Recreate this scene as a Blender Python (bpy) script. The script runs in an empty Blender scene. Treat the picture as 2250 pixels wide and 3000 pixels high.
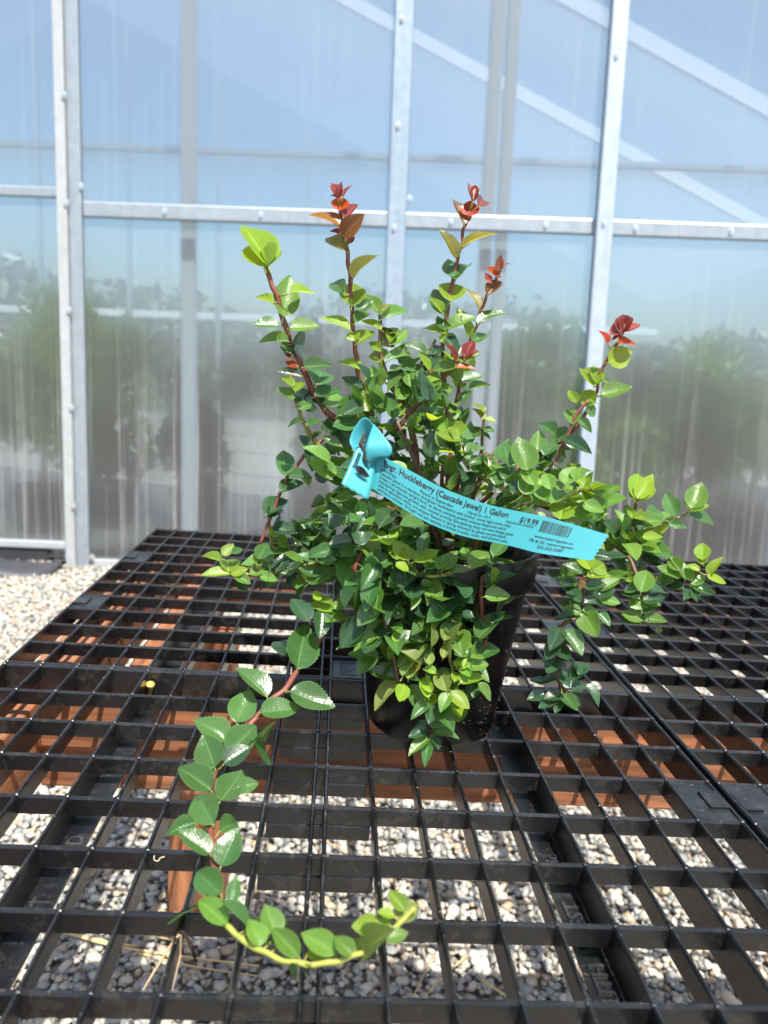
import bpy, bmesh, math, random
import numpy as np
from mathutils import Vector, Matrix
random.seed(7); RS = np.random.RandomState(11)
SC = bpy.context.scene; COL = SC.collection

# ------------------------------------------------------------------ camera
CAMH = 0.302                       # lens height over the bench top (bench top is z = 0)
F, PITCH, ROLL, YAW = 2254.0, .1849, .0759, .0678
_cp, _sp, _cr, _sr, _cy, _sy = math.cos(PITCH), math.sin(PITCH), math.cos(ROLL), math.sin(ROLL), math.cos(YAW), math.sin(YAW)
FWD = np.array([_sy*_cp, _cy*_cp, -_sp]); _R0 = np.array([_cy, -_sy, 0]); _U0 = np.cross(_R0, FWD)
RGT = _cr*_R0+_sr*_U0; UPV = -_sr*_R0+_cr*_U0
EYE = np.array([0, 0, CAMH])
cd = bpy.data.cameras.new('camera'); cam = bpy.data.objects.new('camera', cd); COL.objects.link(cam)
cd.sensor_fit = 'VERTICAL'; cd.sensor_height = 36; cd.sensor_width = 36; cd.lens = F/3000*36
cd.clip_start = .02; cd.clip_end = 2000
cd.dof.use_dof = True; cd.dof.focus_distance = .60; cd.dof.aperture_fstop = 8.0
cam.matrix_world = Matrix(((RGT[0], UPV[0], -FWD[0], 0), (RGT[1], UPV[1], -FWD[1], 0), (RGT[2], UPV[2], -FWD[2], CAMH), (0, 0, 0, 1)))
SC.camera = cam
# ------------------------------------------------------------------ sky, sun, exposure
SUN = Vector((.16, -.50, 1.0)).normalized()        # towards the sun
w = bpy.data.worlds.new('World'); SC.world = w; w.use_nodes = True
nt = w.node_tree; bg = nt.nodes['Background']; sk = nt.nodes.new('ShaderNodeTexSky')
sk.sky_type = 'NISHITA'; sk.sun_disc = False; sk.sun_elevation = math.asin(SUN.z); sk.sun_rotation = math.atan2(SUN.x, SUN.y)
sk.air_density = 1.2; sk.dust_density = 2.0; sk.ozone_density = 1.0
nt.links.new(sk.outputs[0], bg.inputs[0]); bg.inputs[1].default_value = .12
sd = bpy.data.lights.new('sun', 'SUN'); sd.energy = 5.0; sd.angle = math.radians(.53); sd.color = (1, .955, .88)
so = bpy.data.objects.new('sun', sd); COL.objects.link(so); so.rotation_euler = (-SUN).to_track_quat('-Z', 'Y').to_euler()
so.location = SUN*20
SC.view_settings.view_transform = 'Standard'; SC.view_settings.look = 'None'; SC.view_settings.gamma = 1
SC.view_settings.exposure = .9; SC.view_settings.use_curve_mapping = False
SC.render.engine = 'CYCLES'; cy = SC.cycles
cy.use_denoising = True; cy.max_bounces = 12; cy.transparent_max_bounces = 24; cy.transmission_bounces = 10
cy.caustics_reflective = False; cy.caustics_refractive = False; cy.sample_clamp_indirect = 6

# ------------------------------------------------------------------ helpers
def ray(x, y): return FWD+RGT*(x-1125)/F+UPV*(1500-y)/F
def at_y(x, y, Y): d = ray(x, y); return EYE+d*(Y/d[1])
def at_z(x, y, z): d = ray(x, y); return EYE+d*((z-CAMH)/d[2])
def tag(o, label=None, cat=None, group=None, kind=None):
    for k, v in (('label', label), ('category', cat), ('group', group), ('kind', kind)):
        if v: o[k] = v
    return o
def empty(name, loc=(0, 0, 0)):
    o = bpy.data.objects.new(name, None); o.empty_display_size = .05; COL.objects.link(o); o.location = loc; return o
def link(name, me, parent=None, mat=None):
    o = bpy.data.objects.new(name, me); COL.objects.link(o)
    if mat is not None and not me.materials: me.materials.append(mat)
    if parent is not None: o.parent = parent
    return o
def mesh(name, v, f, smooth=False, mat=None):
    me = bpy.data.meshes.new(name); me.from_pydata([tuple(map(float, p)) for p in v], [], f); me.update()
    if smooth: me.polygons.foreach_set('use_smooth', [True]*len(me.polygons))
    if mat: me.materials.append(mat)
    return me
class MB:
    def __init__(s): s.v = []; s.f = []
    def add(s, v, f):
        b = len(s.v); s.v += [tuple(p) for p in v]; s.f += [tuple(b+i for i in q) for q in f]; return s
    def box(s, a, b, c=0.0):
        (x0, y0, z0), (x1, y1, z1) = a, b
        if c <= 0:
            v = [(x0, y0, z0), (x1, y0, z0), (x1, y1, z0), (x0, y1, z0), (x0, y0, z1), (x1, y0, z1), (x1, y1, z1), (x0, y1, z1)]
            return s.add(v, [(3, 2, 1, 0), (4, 5, 6, 7), (0, 1, 5, 4), (1, 2, 6, 5), (2, 3, 7, 6), (3, 0, 4, 7)])
        bm = bmesh.new(); bmesh.ops.create_cube(bm, size=1)
        for q in bm.verts: q.co = Vector(((x0+x1)/2+q.co.x*(x1-x0), (y0+y1)/2+q.co.y*(y1-y0), (z0+z1)/2+q.co.z*(z1-z0)))
        bmesh.ops.bevel(bm, geom=bm.edges[:]+bm.verts[:], offset=c, segments=2, affect='EDGES', profile=.5)
        bm.verts.index_update(); s.add([q.co[:] for q in bm.verts], [[q.index for q in f.verts] for f in bm.faces]); bm.free(); return s
    def tube(s, pts, rad, n=6, cap=True):
        pts = [Vector(p) for p in pts]; rad = rad if hasattr(rad, '__len__') else [rad]*len(pts)
        b = len(s.v); N = len(pts); up = None
        for i, p in enumerate(pts):
            t = (pts[min(i+1, N-1)]-pts[max(i-1, 0)]).normalized()
            if up is None: up = t.orthogonal().normalized()
            up = (up-t*up.dot(t)).normalized(); sd_ = t.cross(up)
            for k in range(n):
                a = 2*math.pi*k/n; s.v.append(tuple(p+(up*math.cos(a)+sd_*math.sin(a))*rad[i]))
        for i in range(N-1):
            for k in range(n): s.f.append((b+i*n+k, b+i*n+(k+1) % n, b+(i+1)*n+(k+1) % n, b+(i+1)*n+k))
        if cap: s.f.append(tuple(b+k for k in range(n-1, -1, -1))); s.f.append(tuple(b+(N-1)*n+k for k in range(n)))
        return s
    def build(s, name, mat, parent=None, smooth=False): return link(name, mesh(name, s.v, s.f, smooth, mat), parent)
def lathe(name, prof, mat, n=40, parent=None, loc=(0, 0, 0)):
    v = [(r*math.cos(2*math.pi*k/n), r*math.sin(2*math.pi*k/n), z) for r, z in prof for k in range(n)]
    f = [(i*n+k, i*n+(k+1) % n, (i+1)*n+(k+1) % n, (i+1)*n+k) for i in range(len(prof)-1) for k in range(n)]
    o = link(name, mesh(name, v, f, True, mat), parent); o.location = loc; return o
def catmull(pts, k=5):
    pts = [np.array(p, float) for p in pts]; out = []
    P = [2*pts[0]-pts[1]]+pts+[2*pts[-1]-pts[-2]]
    for i in range(1, len(P)-2):
        for j in range(k):
            t = j/k; a, b, c, d = P[i-1:i+3]
            out.append(.5*((2*b)+(c-a)*t+(2*a-5*b+4*c-d)*t*t+(-a+3*b-3*c+d)*t**3))
    return out+[pts[-1]]

# ------------------------------------------------------------------ materials
class NT:
    def __init__(s, name):
        s.m = bpy.data.materials.new(name); s.m.use_nodes = True; s.t = s.m.node_tree; s.t.nodes.clear()
        s.out = s.n('ShaderNodeOutputMaterial')
    def n(s, ty, **kw):
        x = s.t.nodes.new(ty)
        for k, v in kw.items():
            if isinstance(k, str) and k.startswith('i_'):
                key = k[2:]; key = int(key) if key.isdigit() else key.replace('_', ' ')
                s.set(x.inputs[key], v)
            else: setattr(x, k, v)
        return x
    def set(s, inp, v):
        if isinstance(v, bpy.types.NodeSocket): s.t.links.new(v, inp)
        else: inp.default_value = (tuple(v)+(1,) if isinstance(v, (tuple, list)) and len(v) == 3 and inp.type == 'RGBA' else v)
    def math(s, op, a, b=None, c=None, clamp=False):
        x = s.n('ShaderNodeMath', operation=op, use_clamp=clamp); s.set(x.inputs[0], a)
        if b is not None: s.set(x.inputs[1], b)
        if c is not None: s.set(x.inputs[2], c)
        return x.outputs[0]
    def mix(s, f, a, b, blend='MIX'):
        x = s.n('ShaderNodeMix', data_type='RGBA', blend_type=blend); s.set(x.inputs[0], f); s.set(x.inputs[6], a); s.set(x.inputs[7], b); return x.outputs[2]
    def ramp(s, f, stops):
        x = s.n('ShaderNodeValToRGB'); s.set(x.inputs[0], f); e = x.color_ramp.elements
        while len(e) < len(stops): e.new(.5)
        for q, (p, c) in zip(e, stops): q.position = p; q.color = tuple(c)+(1,)
        return x.outputs[0]
    def noise(s, scale, vec=None, detail=4, rough=.55, out=0):
        x = s.n('ShaderNodeTexNoise', i_Scale=scale, i_Detail=detail, i_Roughness=rough)
        if vec is not None: s.set(x.inputs['Vector'], vec)
        return x.outputs[out]
    def coord(s, name='Object', scale=None):
        o = s.n('ShaderNodeTexCoord').outputs[name]
        if scale:
            m = s.n('ShaderNodeMapping'); s.set(m.inputs[0], o); m.inputs['Scale'].default_value = scale; o = m.outputs[0]
        return o
    def bump(s, h, strength=.3, dist=.001):
        return s.n('ShaderNodeBump', i_Strength=strength, i_Distance=dist, i_Height=h).outputs[0]
    def bsdf(s, color, rough=.5, metal=0, normal=None, spec=.5, **kw):
        p = s.n('ShaderNodeBsdfPrincipled'); s.set(p.inputs['Base Color'], color); s.set(p.inputs['Roughness'], rough); s.set(p.inputs['Metallic'], metal)
        s.set(p.inputs['Specular IOR Level'], spec)
        if normal is not None: s.set(p.inputs['Normal'], normal)
        for k, v in kw.items(): s.set(p.inputs[k.replace('_', ' ')], v)
        return p.outputs[0]
    def done(s, sh): s.t.links.new(sh, s.out.inputs[0]); return s.m

def m_plastic(name, base=.0055, dust_sheen=.20, spec=.6):
    n = NT(name); g = n.n('ShaderNodeNewGeometry')
    pos = g.outputs['Position']
    a = n.noise(160, pos, 5, .65); b = n.noise(19, pos, 5, .65); c = n.noise(900, pos, 2)
    nz = n.n('ShaderNodeSeparateXYZ'); n.set(nz.inputs[0], g.outputs['Normal'])
    up = n.math('POWER', n.math('MAXIMUM', nz.outputs[2], 0.0), 2.0)
    d = n.math('MULTIPLY', n.ramp(b, [(.45, (0, 0, 0)), (.75, (1, 1, 1))]), n.math('MULTIPLY_ADD', up, 1.6, .3))  # settled dust, made heavier on up-facing faces to paint in lit top edges
    scr = n.ramp(a, [(.62, (0, 0, 0)), (.72, (1, 1, 1))])
    col = n.mix(n.math('MULTIPLY', d, dust_sheen), (base*.92, base*.97, base*1.12), (.070, .073, .080))
    col = n.mix(n.math('MULTIPLY', scr, n.math('MULTIPLY_ADD', up, .5, .12)), col, (.16, .157, .15))
    wm = n.ramp(n.noise(42, pos, 6, .75), [(.56, (0, 0, 0)), (.60, (1, 1, 1)), (.66, (.2, .2, .2))])
    col = n.mix(n.math('MULTIPLY', wm, dust_sheen*.9), col, (.10, .095, .085))
    r = n.math('MULTIPLY_ADD', a, .28, .18)
    return n.done(n.bsdf(col, r, 0, n.bump(n.math('ADD', a, n.math('MULTIPLY', c, .5)), .3, .0008), spec))
def m_wood(name, col=(.31, .125, .06), axis=0):
    n = NT(name); sc = [60, 60, 60]; sc[axis] = 4
    v = n.coord('Object', tuple(sc)); a = n.noise(1.2, v, 6, .6)
    sc2 = [420, 420, 420]; sc2[axis] = 22; v2 = n.coord('Object', tuple(sc2)); b = n.noise(1, v2, 3, .7)
    big = n.noise(9, n.coord('Object'), 3)
    c = n.mix(n.ramp(a, [(.35, (0, 0, 0)), (.7, (1, 1, 1))]), tuple(q*.45 for q in col), tuple(min(1, q*1.4) for q in col))
    cr = n.ramp(b, [(.32, (1, 1, 1)), (.40, (0, 0, 0))])
    c = n.mix(n.math('MULTIPLY', cr, .8), c, (.06, .025, .012))
    c = n.mix(n.math('MULTIPLY', n.ramp(big, [(.5, (0, 0, 0)), (.8, (1, 1, 1))]), .35), c, (.46, .25, .15))
    return n.done(n.bsdf(c, .62, 0, n.bump(n.math('ADD', a, n.math('MULTIPLY', cr, -.9)), .5, .0015), .3))
def m_galv(name, col=(.33, .375, .42), rough=.42, metal=.4):
    n = NT(name); a = n.noise(45, n.coord('Object'), 5, .6); v = n.n('ShaderNodeTexVoronoi', i_Scale=120.0)
    n.set(v.inputs['Vector'], n.coord('Object'))
    c = n.mix(a, tuple(q*.78 for q in col), tuple(min(1, q*1.12) for q in col))
    st = n.noise(1, n.coord('Object', (90, 90, 5)), 5, .6); c = n.mix(n.math('MULTIPLY', n.ramp(st, [(.5, (0, 0, 0)), (.8, (1, 1, 1))]), .45), c, tuple(q*.6 for q in col))
    ru = n.ramp(n.noise(14, n.coord('Object'), 5, .7), [(.66, (0, 0, 0)), (.76, (1, 1, 1))]); c = n.mix(n.math('MULTIPLY', ru, .45), c, (.26, .15, .08))
    return n.done(n.bsdf(c, n.math('MULTIPLY_ADD', a, .25, rough-.1), metal, n.bump(a, .12, .001)))
def m_simple(name, col, rough=.6, metal=0, var=.2, scale=60, bump=.2, dist=.001, spec=.5):
    n = NT(name); a = n.noise(scale, n.coord('Object'), 5, .6)
    c = n.mix(a, tuple(q*(1-var) for q in col), tuple(min(1, q*(1+var)) for q in col))
    return n.done(n.bsdf(c, rough, metal, n.bump(a, bump, dist), spec))
def m_leaf(name, col, trans, tfac=.38, rough=.3, rim=None):
    n = NT(name); uv = n.n('ShaderNodeUVMap'); uv.uv_map = 'UVMap'
    sp = n.n('ShaderNodeSeparateXYZ'); n.set(sp.inputs[0], uv.outputs[0]); u, v = sp.outputs[0], sp.outputs[1]
    au = n.math('ABSOLUTE', n.math('SUBTRACT', u, .5))
    oi = n.n('ShaderNodeObjectInfo'); ge = n.n('ShaderNodeNewGeometry')
    rnd = n.math('FRACT', n.math('ADD', oi.outputs['Random'], n.math('MULTIPLY', ge.outputs['Random Per Island'], 3.7)))
    hs = n.n('ShaderNodeHueSaturation'); n.set(hs.inputs['Color'], col)
    n.set(hs.inputs['Value'], n.math('MULTIPLY_ADD', rnd, .55, .72)); n.set(hs.inputs['Hue'], n.math('MULTIPLY_ADD', n.math('FRACT', n.math('MULTIPLY', rnd, 7.3)), .03, .485))
    mid = n.ramp(au, [(.0, (1, 1, 1)), (.022, (.8, .8, .8)), (.04, (0, 0, 0))])
    ph = n.math('SUBTRACT', n.math('MULTIPLY', v, 46.0), n.math('MULTIPLY', au, 58.0))
    vein = n.math('POWER', n.math('MULTIPLY_ADD', n.math('SINE', ph), .5, .5), 6.0)
    pn = n.noise(220, n.coord('Object') if False else ge.outputs['Position'], 4, .6)
    paler = tuple(min(1, c*2.1+.02) for c in col)  # paler leaf tone for midrib, veins and margin
    c = n.mix(n.math('MULTIPLY', mid, .55), hs.outputs[0], paler)
    c = n.mix(n.math('MULTIPLY', vein, .07), c, paler)
    c = n.mix(n.math('MULTIPLY', pn, .25), c, tuple(q*.55 for q in col))
    sp_ = n.ramp(n.noise(130, ge.outputs['Position'], 3, .5), [(.66, (0, 0, 0)), (.70, (1, 1, 1))])
    few = n.math('GREATER_THAN', n.math('FRACT', n.math('MULTIPLY', rnd, 5.1)), .62)
    c = n.mix(n.math('MULTIPLY', n.math('MULTIPLY', sp_, few), .75), c, (.10, .055, .022))
    dustn = n.ramp(n.noise(55, ge.outputs['Position'], 4, .7), [(.5, (0, 0, 0)), (.8, (1, 1, 1))])
    c = n.mix(n.math('MULTIPLY', dustn, .10), c, (.32, .33, .27))
    edge = n.ramp(au, [(.46, (0, 0, 0)), (.5, (1, 1, 1))])
    c = n.mix(n.math('MULTIPLY', edge, .5), c, rim or paler)
    h = n.math('ADD', n.math('MULTIPLY', vein, -.07), n.math('ADD', n.math('MULTIPLY', mid, -.8), n.math('MULTIPLY', pn, .35)))
    nb = n.bump(h, .45, .0009)
    fine = n.noise(1500, ge.outputs['Position'], 2)
    p = n.bsdf(c, n.math('MULTIPLY_ADD', fine, .2, rough-.1), 0, nb, .62)
    t2 = n.n('ShaderNodeHueSaturation'); n.set(t2.inputs['Color'], trans); n.set(t2.inputs['Value'], n.math('MULTIPLY_ADD', rnd, .4, .8))
    tc = n.mix(n.math('MULTIPLY', n.math('ADD', mid, vein), .25), t2.outputs[0], tuple(min(1, q*1.5) for q in trans))
    tr = n.n('ShaderNodeBsdfTranslucent'); n.set(tr.inputs[0], tc); n.set(tr.inputs['Normal'], nb)
    ms = n.n('ShaderNodeMixShader'); ms.inputs[0].default_value = tfac
    n.t.links.new(p, ms.inputs[1]); n.t.links.new(tr.outputs[0], ms.inputs[2])
    return n.done(ms.outputs[0])
def m_stem(name, a, b):
    n = NT(name); q = n.noise(180, n.n('ShaderNodeNewGeometry').outputs['Position'], 4)
    return n.done(n.bsdf(n.mix(q, a, b), .5, 0, n.bump(q, .4, .0008)))
def m_sheet(name, ribbed=True):
    n = NT(name); ob = n.coord('Object'); sp = n.n('ShaderNodeSeparateXYZ'); n.set(sp.inputs[0], ob)
    ph = n.math('MULTIPLY', sp.outputs[0], 2*math.pi/.0068)
    rib = n.math('SINE', ph)
    st = n.coord('Object', (70, 70, 1.1)); streak = n.noise(1, st, 4, .6)
    nb = n.bump(n.math('ADD', n.math('MULTIPLY', rib, 1.0), n.math('MULTIPLY', streak, 1.2)), .7, .0011)
    rf = n.n('ShaderNodeBsdfRefraction'); rf.inputs['Color'].default_value = (.88, .95, .97, 1); rf.inputs['Roughness'].default_value = .62; rf.inputs['IOR'].default_value = 1.18
    n.set(rf.inputs['Normal'], nb)
    tp = n.n('ShaderNodeBsdfTransparent'); tp.inputs[0].default_value = (.90, .95, .97, 1)
    m1 = n.n('ShaderNodeMixShader'); m1.inputs[0].default_value = .32; n.t.links.new(rf.outputs[0], m1.inputs[1]); n.t.links.new(tp.outputs[0], m1.inputs[2])
    df = n.n('ShaderNodeBsdfDiffuse'); df.inputs[0].default_value = (.70, .69, .70, 1); n.set(df.inputs['Normal'], nb)
    # light scattered by the ribs; pale low streaks paint in rib reflections and haze
    low = n.n('ShaderNodeMapRange'); n.set(low.inputs[0], sp.outputs[2]); low.inputs[1].default_value = .55; low.inputs[2].default_value = 0; low.inputs[3].default_value = 0; low.inputs[4].default_value = 1
    rib_glare = n.math('MULTIPLY', n.ramp(streak, [(.52, (0, 0, 0)), (.78, (1, 1, 1))]), n.math('MULTIPLY_ADD', low.outputs[0], .34, .08))
    fac = n.math('ADD', n.math('MULTIPLY_ADD', rib, .10, .085), rib_glare)
    m2 = n.n('ShaderNodeMixShader'); n.set(m2.inputs[0], fac); n.t.links.new(m1.outputs[0], m2.inputs[1]); n.t.links.new(df.outputs[0], m2.inputs[2])
    gl = n.n('ShaderNodeBsdfGlossy'); gl.inputs['Roughness'].default_value = .2; n.set(gl.inputs['Normal'], nb)
    m3 = n.n('ShaderNodeMixShader'); m3.inputs[0].default_value = .04; n.t.links.new(m2.outputs[0], m3.inputs[1]); n.t.links.new(gl.outputs[0], m3.inputs[2])
    return n.done(m3.outputs[0])
def m_clear(name, fac=.13):
    n = NT(name); tp = n.n('ShaderNodeBsdfTransparent'); tp.inputs[0].default_value = (.84, .885, .91, 1)
    df = n.n('ShaderNodeBsdfTranslucent'); df.inputs[0].default_value = (.8, .82, .85, 1)
    m = n.n('ShaderNodeMixShader'); m.inputs[0].default_value = fac; n.t.links.new(tp.outputs[0], m.inputs[1]); n.t.links.new(df.outputs[0], m.inputs[2])
    return n.done(m.outputs[0])
def m_pebble(name):
    n = NT(name); g = n.n('ShaderNodeNewGeometry'); r = g.outputs['Random Per Island']
    r2 = n.math('FRACT', n.math('MULTIPLY', r, 37.7)); a = n.noise(260, g.outputs['Position'], 4, .65)
    c = n.ramp(r, [(0, (.13, .145, .15)), (.18, (.22, .24, .24)), (.32, (.33, .33, .30)), (.46, (.42, .37, .28)), (.58, (.50, .45, .36)), (.68, (.36, .24, .13)), (.78, (.46, .36, .24)), (.88, (.60, .57, .51)), (1, (.20, .23, .215))])
    c = n.mix(n.math('MULTIPLY_ADD', r2, .35, .1), c, n.mix(a, (.22, .21, .20), (.74, .70, .62)))
    return n.done(n.bsdf(c, .55, 0, n.bump(a, .4, .001), .4))

MP = m_plastic('black_plastic'); MPOT = m_plastic('pot_plastic', .003, .04, .3)
WX = m_wood('stained_wood_x', axis=0); WY = m_wood('stained_wood_y', axis=1); WZ = m_wood('stained_wood_z', axis=2)
GALV = m_galv('galvanised_steel'); GWHITE = m_galv('zinc_trim', (.43, .45, .46), .5, .2)
SHEET = m_sheet('ribbed_polycarbonate'); CLEAR = m_clear('clear_polycarbonate', .035); INNER = m_clear('sheet_back_skin', .02)
PEB = m_pebble('pebble'); PAINT = m_simple('white_painted_steel', (.86, .88, .90), .5, 0, .06)

# ================================================================== SETTING: ground
def m_ground():
    n = NT('gravel_ground'); p = n.n('ShaderNodeNewGeometry').outputs['Position']
    v = n.n('ShaderNodeTexVoronoi', i_Scale=70.0); n.set(v.inputs['Vector'], p)
    c = n.mix(n.noise(300, p, 3), (.15, .14, .125), (.38, .35, .30))
    return n.done(n.bsdf(c, .8, 0, n.bump(v.outputs['Distance'], 1.0, .006)))
GZ = -.60
g = mesh('ground', [(-300, -300, GZ-.007), (300, -300, GZ-.007), (300, 300, GZ-.007), (-300, 300, GZ-.007)], [(0, 1, 2, 3)], mat=m_ground())
tag(link('ground', g), kind='structure')

fld = mesh('grass_field', [(-150, 12.0, GZ), (150, 12.0, GZ), (150, 290, GZ), (-150, 290, GZ)], [(0, 1, 2, 3)], mat=m_simple('grass', (.05, .085, .025), .9, 0, .4, 3))
tag(link('grass_field', fld), kind='structure')
def pebbles(name, x0, x1, y0, y1, step, sub, label, size):
    bm = bmesh.new(); bmesh.ops.create_icosphere(bm, subdivisions=sub, radius=1); bm.verts.index_update()
    bv = np.array([q.co[:] for q in bm.verts]); bf = np.array([[q.index for q in f.verts] for f in bm.faces]); bm.free()
    X, Y = np.meshgrid(np.arange(x0, x1, step), np.arange(y0, y1, step)); X = X.ravel(); Y = Y.ravel(); N = len(X)
    X = X+RS.uniform(-.6, .6, N)*step; Y = Y+RS.uniform(-.6, .6, N)*step
    base = np.clip(RS.lognormal(math.log(size), .30, N), size*.5, size*2.1)
    sc = np.stack([base*RS.uniform(.9, 1.5, N), base*RS.uniform(.75, 1.05, N), base*RS.uniform(.5, .85, N)], 1)
    nv = len(bv); shapes = []
    for k in range(24):
        j = bv*(1+RS.uniform(-.17, .17, (nv, 1))); j += RS.uniform(-.06, .06, (nv, 3)); shapes.append(j)
    shapes = np.array(shapes)[RS.randint(0, 24, N)]
    V = shapes*sc[:, None, :]
    az = RS.uniform(0, 6.283, N); tl = RS.normal(0, .35, N)
    c, s_ = np.cos(tl)[:, None], np.sin(tl)[:, None]
    V = np.stack([V[..., 0]*c-V[..., 2]*s_, V[..., 1], V[..., 0]*s_+V[..., 2]*c], 2)
    c, s_ = np.cos(az)[:, None], np.sin(az)[:, None]
    V = np.stack([V[..., 0]*c-V[..., 1]*s_, V[..., 0]*s_+V[..., 1]*c, V[..., 2]], 2)
    V += np.stack([X, Y, GZ+sc[:, 2]*.5+RS.uniform(-.004, .007, N)], 1)[:, None, :]
    Fc = (bf[None]+(np.arange(N)*nv)[:, None, None]).reshape(-1, 3); V = V.reshape(-1, 3)
    me = bpy.data.meshes.new(name); me.vertices.add(len(V)); me.vertices.foreach_set('co', V.ravel())
    me.loops.add(Fc.size); me.loops.foreach_set('vertex_index', Fc.ravel().astype(np.int32))
    me.polygons.add(len(Fc)); me.polygons.foreach_set('loop_start', np.arange(0, Fc.size, 3, dtype=np.int32)); me.polygons.foreach_set('loop_total', np.full(len(Fc), 3, np.int32))
    me.update(); me.polygons.foreach_set('use_smooth', [True]*len(Fc)); me.materials.append(PEB)
    return tag(link(name, me), label, 'gravel', kind='stuff')
pebbles('gravel', -.9, 1.2, .86, 1.72, .0105, 2, 'rounded grey and tan pebbles lying under the black grid bench', .0056)
pebbles('gravel', -2.2, 2.2, 1.72, 3.2, .0118, 1, 'grey and tan pebbles strewn between bench and greenhouse wall', .0064)

# ================================================================== GREENHOUSE (own level frame)
KS = 1.55
O_ = np.array([-.674*KS, 2.039*KS, GZ]); GV = KS*np.array([-.036, .039, .999]); GU = KS*np.array([.997, -.067, .039]); GN = KS*np.array([.068, .997, -.037])
gh = empty('greenhouse'); gh.matrix_world = Matrix(((GU[0], GN[0], GV[0], O_[0]), (GU[1], GN[1], GV[1], O_[1]), (GU[2], GN[2], GV[2], O_[2]), (0, 0, 0, 1)))
tag(gh, 'translucent ribbed polycarbonate greenhouse with galvanised steel frame behind the bench', 'greenhouse')
APX, APZ, EV, SL, LEN = -1.9, 3.75, 5.1, .46, 5.2           # ridge, half width, slope, length
def roofz(u): return APZ-SL*abs(u-APX)
def gbox(name, a, b, mat, c=0, parent=gh): return MB().box(a, b, c).build(name, mat, parent)
# front gable sheets: slab polygons between the posts, cut to the roof slope
def gable_panel(u0, u1, z0=.022, y=.0, th=.006, mat=SHEET):
    us = [u0]+([APX] if u0 < APX < u1 else [])+[u1]
    poly = [(u0, z0), (u1, z0)]+[(q, roofz(q)) for q in reversed(us)]
    n = len(poly); v = [(p[0], y, p[1]) for p in poly]+[(p[0], y+th, p[1]) for p in poly]
    f = [tuple(range(n)), tuple(range(2*n-1, n-1, -1))]+[(i, i+n, (i+1) % n+n, (i+1) % n) for i in range(n)]
    me = mesh('wall_sheet', v, [tuple(reversed(q)) for q in f], mat=mat); me.materials.append(INNER)
    for k, p in enumerate(me.polygons): p.material_index = 0 if k == 0 else 1
    return link('wall_sheet', me, gh)
edges = [-6.99, -4.4, -2.6, -1.2, -.0035, .823, 1.333, 2.25, 3.19]
for a_, b_ in zip(edges[:-1], edges[1:]): gable_panel(a_+.0015, b_-.0015)
# posts standing in front of the sheet
gbox('wall_post', (-.017, -.030, .0), (.008, -.001, roofz(0)), GWHITE, .002)
gbox('post_strip', (.0085, -.018, .0), (.040, -.0012, roofz(.03)), GALV, .002)
for u in (-1.2, -2.6, -4.4, 2.25):
    gbox('wall_post', (u-.02, -.026, 0), (u+.02, -.001, roofz(u)), GALV, .002)
gbox('wall_post', (.800, -.020, .0), (.846, -.001, roofz(.82)), m_galv('blue_zinc', (.30, .375, .45), .45, .4), .004)
gbox('wall_post', (1.313, -.034, .0), (1.355, -.001, roofz(1.33)), m_galv('pale_zinc', (.40, .47, .545), .45, .3), .005)
# rails, studs behind the sheet
gbox('wall_rail', (.0405, -.0135, .893), (3.17, -.0005, .932), GALV, .0045)
gbox('wall_rail', (-6.97, -.0125, .937), (-.0175, -.0005, .963), GALV, .004)
gbox('sill_rail', (.04, -.010, .0), (3.17, .024, .0215), GWHITE, .003)
gbox('sill_rail', (-6.97, -.012, .046), (-.018, .02, .066), GWHITE, .003)
gbox('skid_board', (-6.97, -.006, .0), (-.075, .03, .0455), m_simple('dark_board', (.03, .03, .034), .7))
for u0, u1 in ((.271, .307), (1.039, 1.070), (1.080, 1.108), (1.86, 1.90), (-.62, -.585)):
    gbox('stud', (u0, .036, .0), (u1, .066, roofz((u0+u1)/2)-.02), PAINT, .003)
# screws with washers
SCR = m_simple('zinc_screw', (.75, .76, .78), .28, .9, .1)
scm = MB(); hexa = [(.0040*math.cos(i*math.pi/3), .0040*math.sin(i*math.pi/3)) for i in range(6)]
scm.add([(0.0066*math.cos(i*math.pi/6), -.0012, .0092*math.sin(i*math.pi/6)) for i in range(12)]+[(0.0066*math.cos(i*math.pi/6), 0, .0092*math.sin(i*math.pi/6)) for i in range(12)],
        [tuple(range(12))]+[(i, i+12, (i+1) % 12+12, (i+1) % 12) for i in range(12)])
scm.add([(x, -.0065, z) for x, z in hexa]+[(x, -.001, z) for x, z in hexa], [tuple(range(6))]+[(i, i+6, (i+1) % 6+6, (i+1) % 6) for i in range(6)])
sme = mesh('screw', scm.v, scm.f, mat=SCR)
for (u, y, z) in [(.0085, -.0305, q) for q in (1.46, 1.171, .922, .665, .422, .167)]+[(.818, -.0205, q) for q in (1.371, 1.131, .893, .6, .35)]+[(1.331, -.0345, q) for q in (1.30, .919, .55, .2)]+[(q, -.0138, .914) for q in (.247, .486, .72, .958, 1.193, 1.415, 1.651, 1.9)]+[(.041, -.0185, .965), (.853, -.0005, .968), (.05, -.019, .03)]:
    o = link('screw', sme, gh); o.location = (u, y, z)
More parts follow.
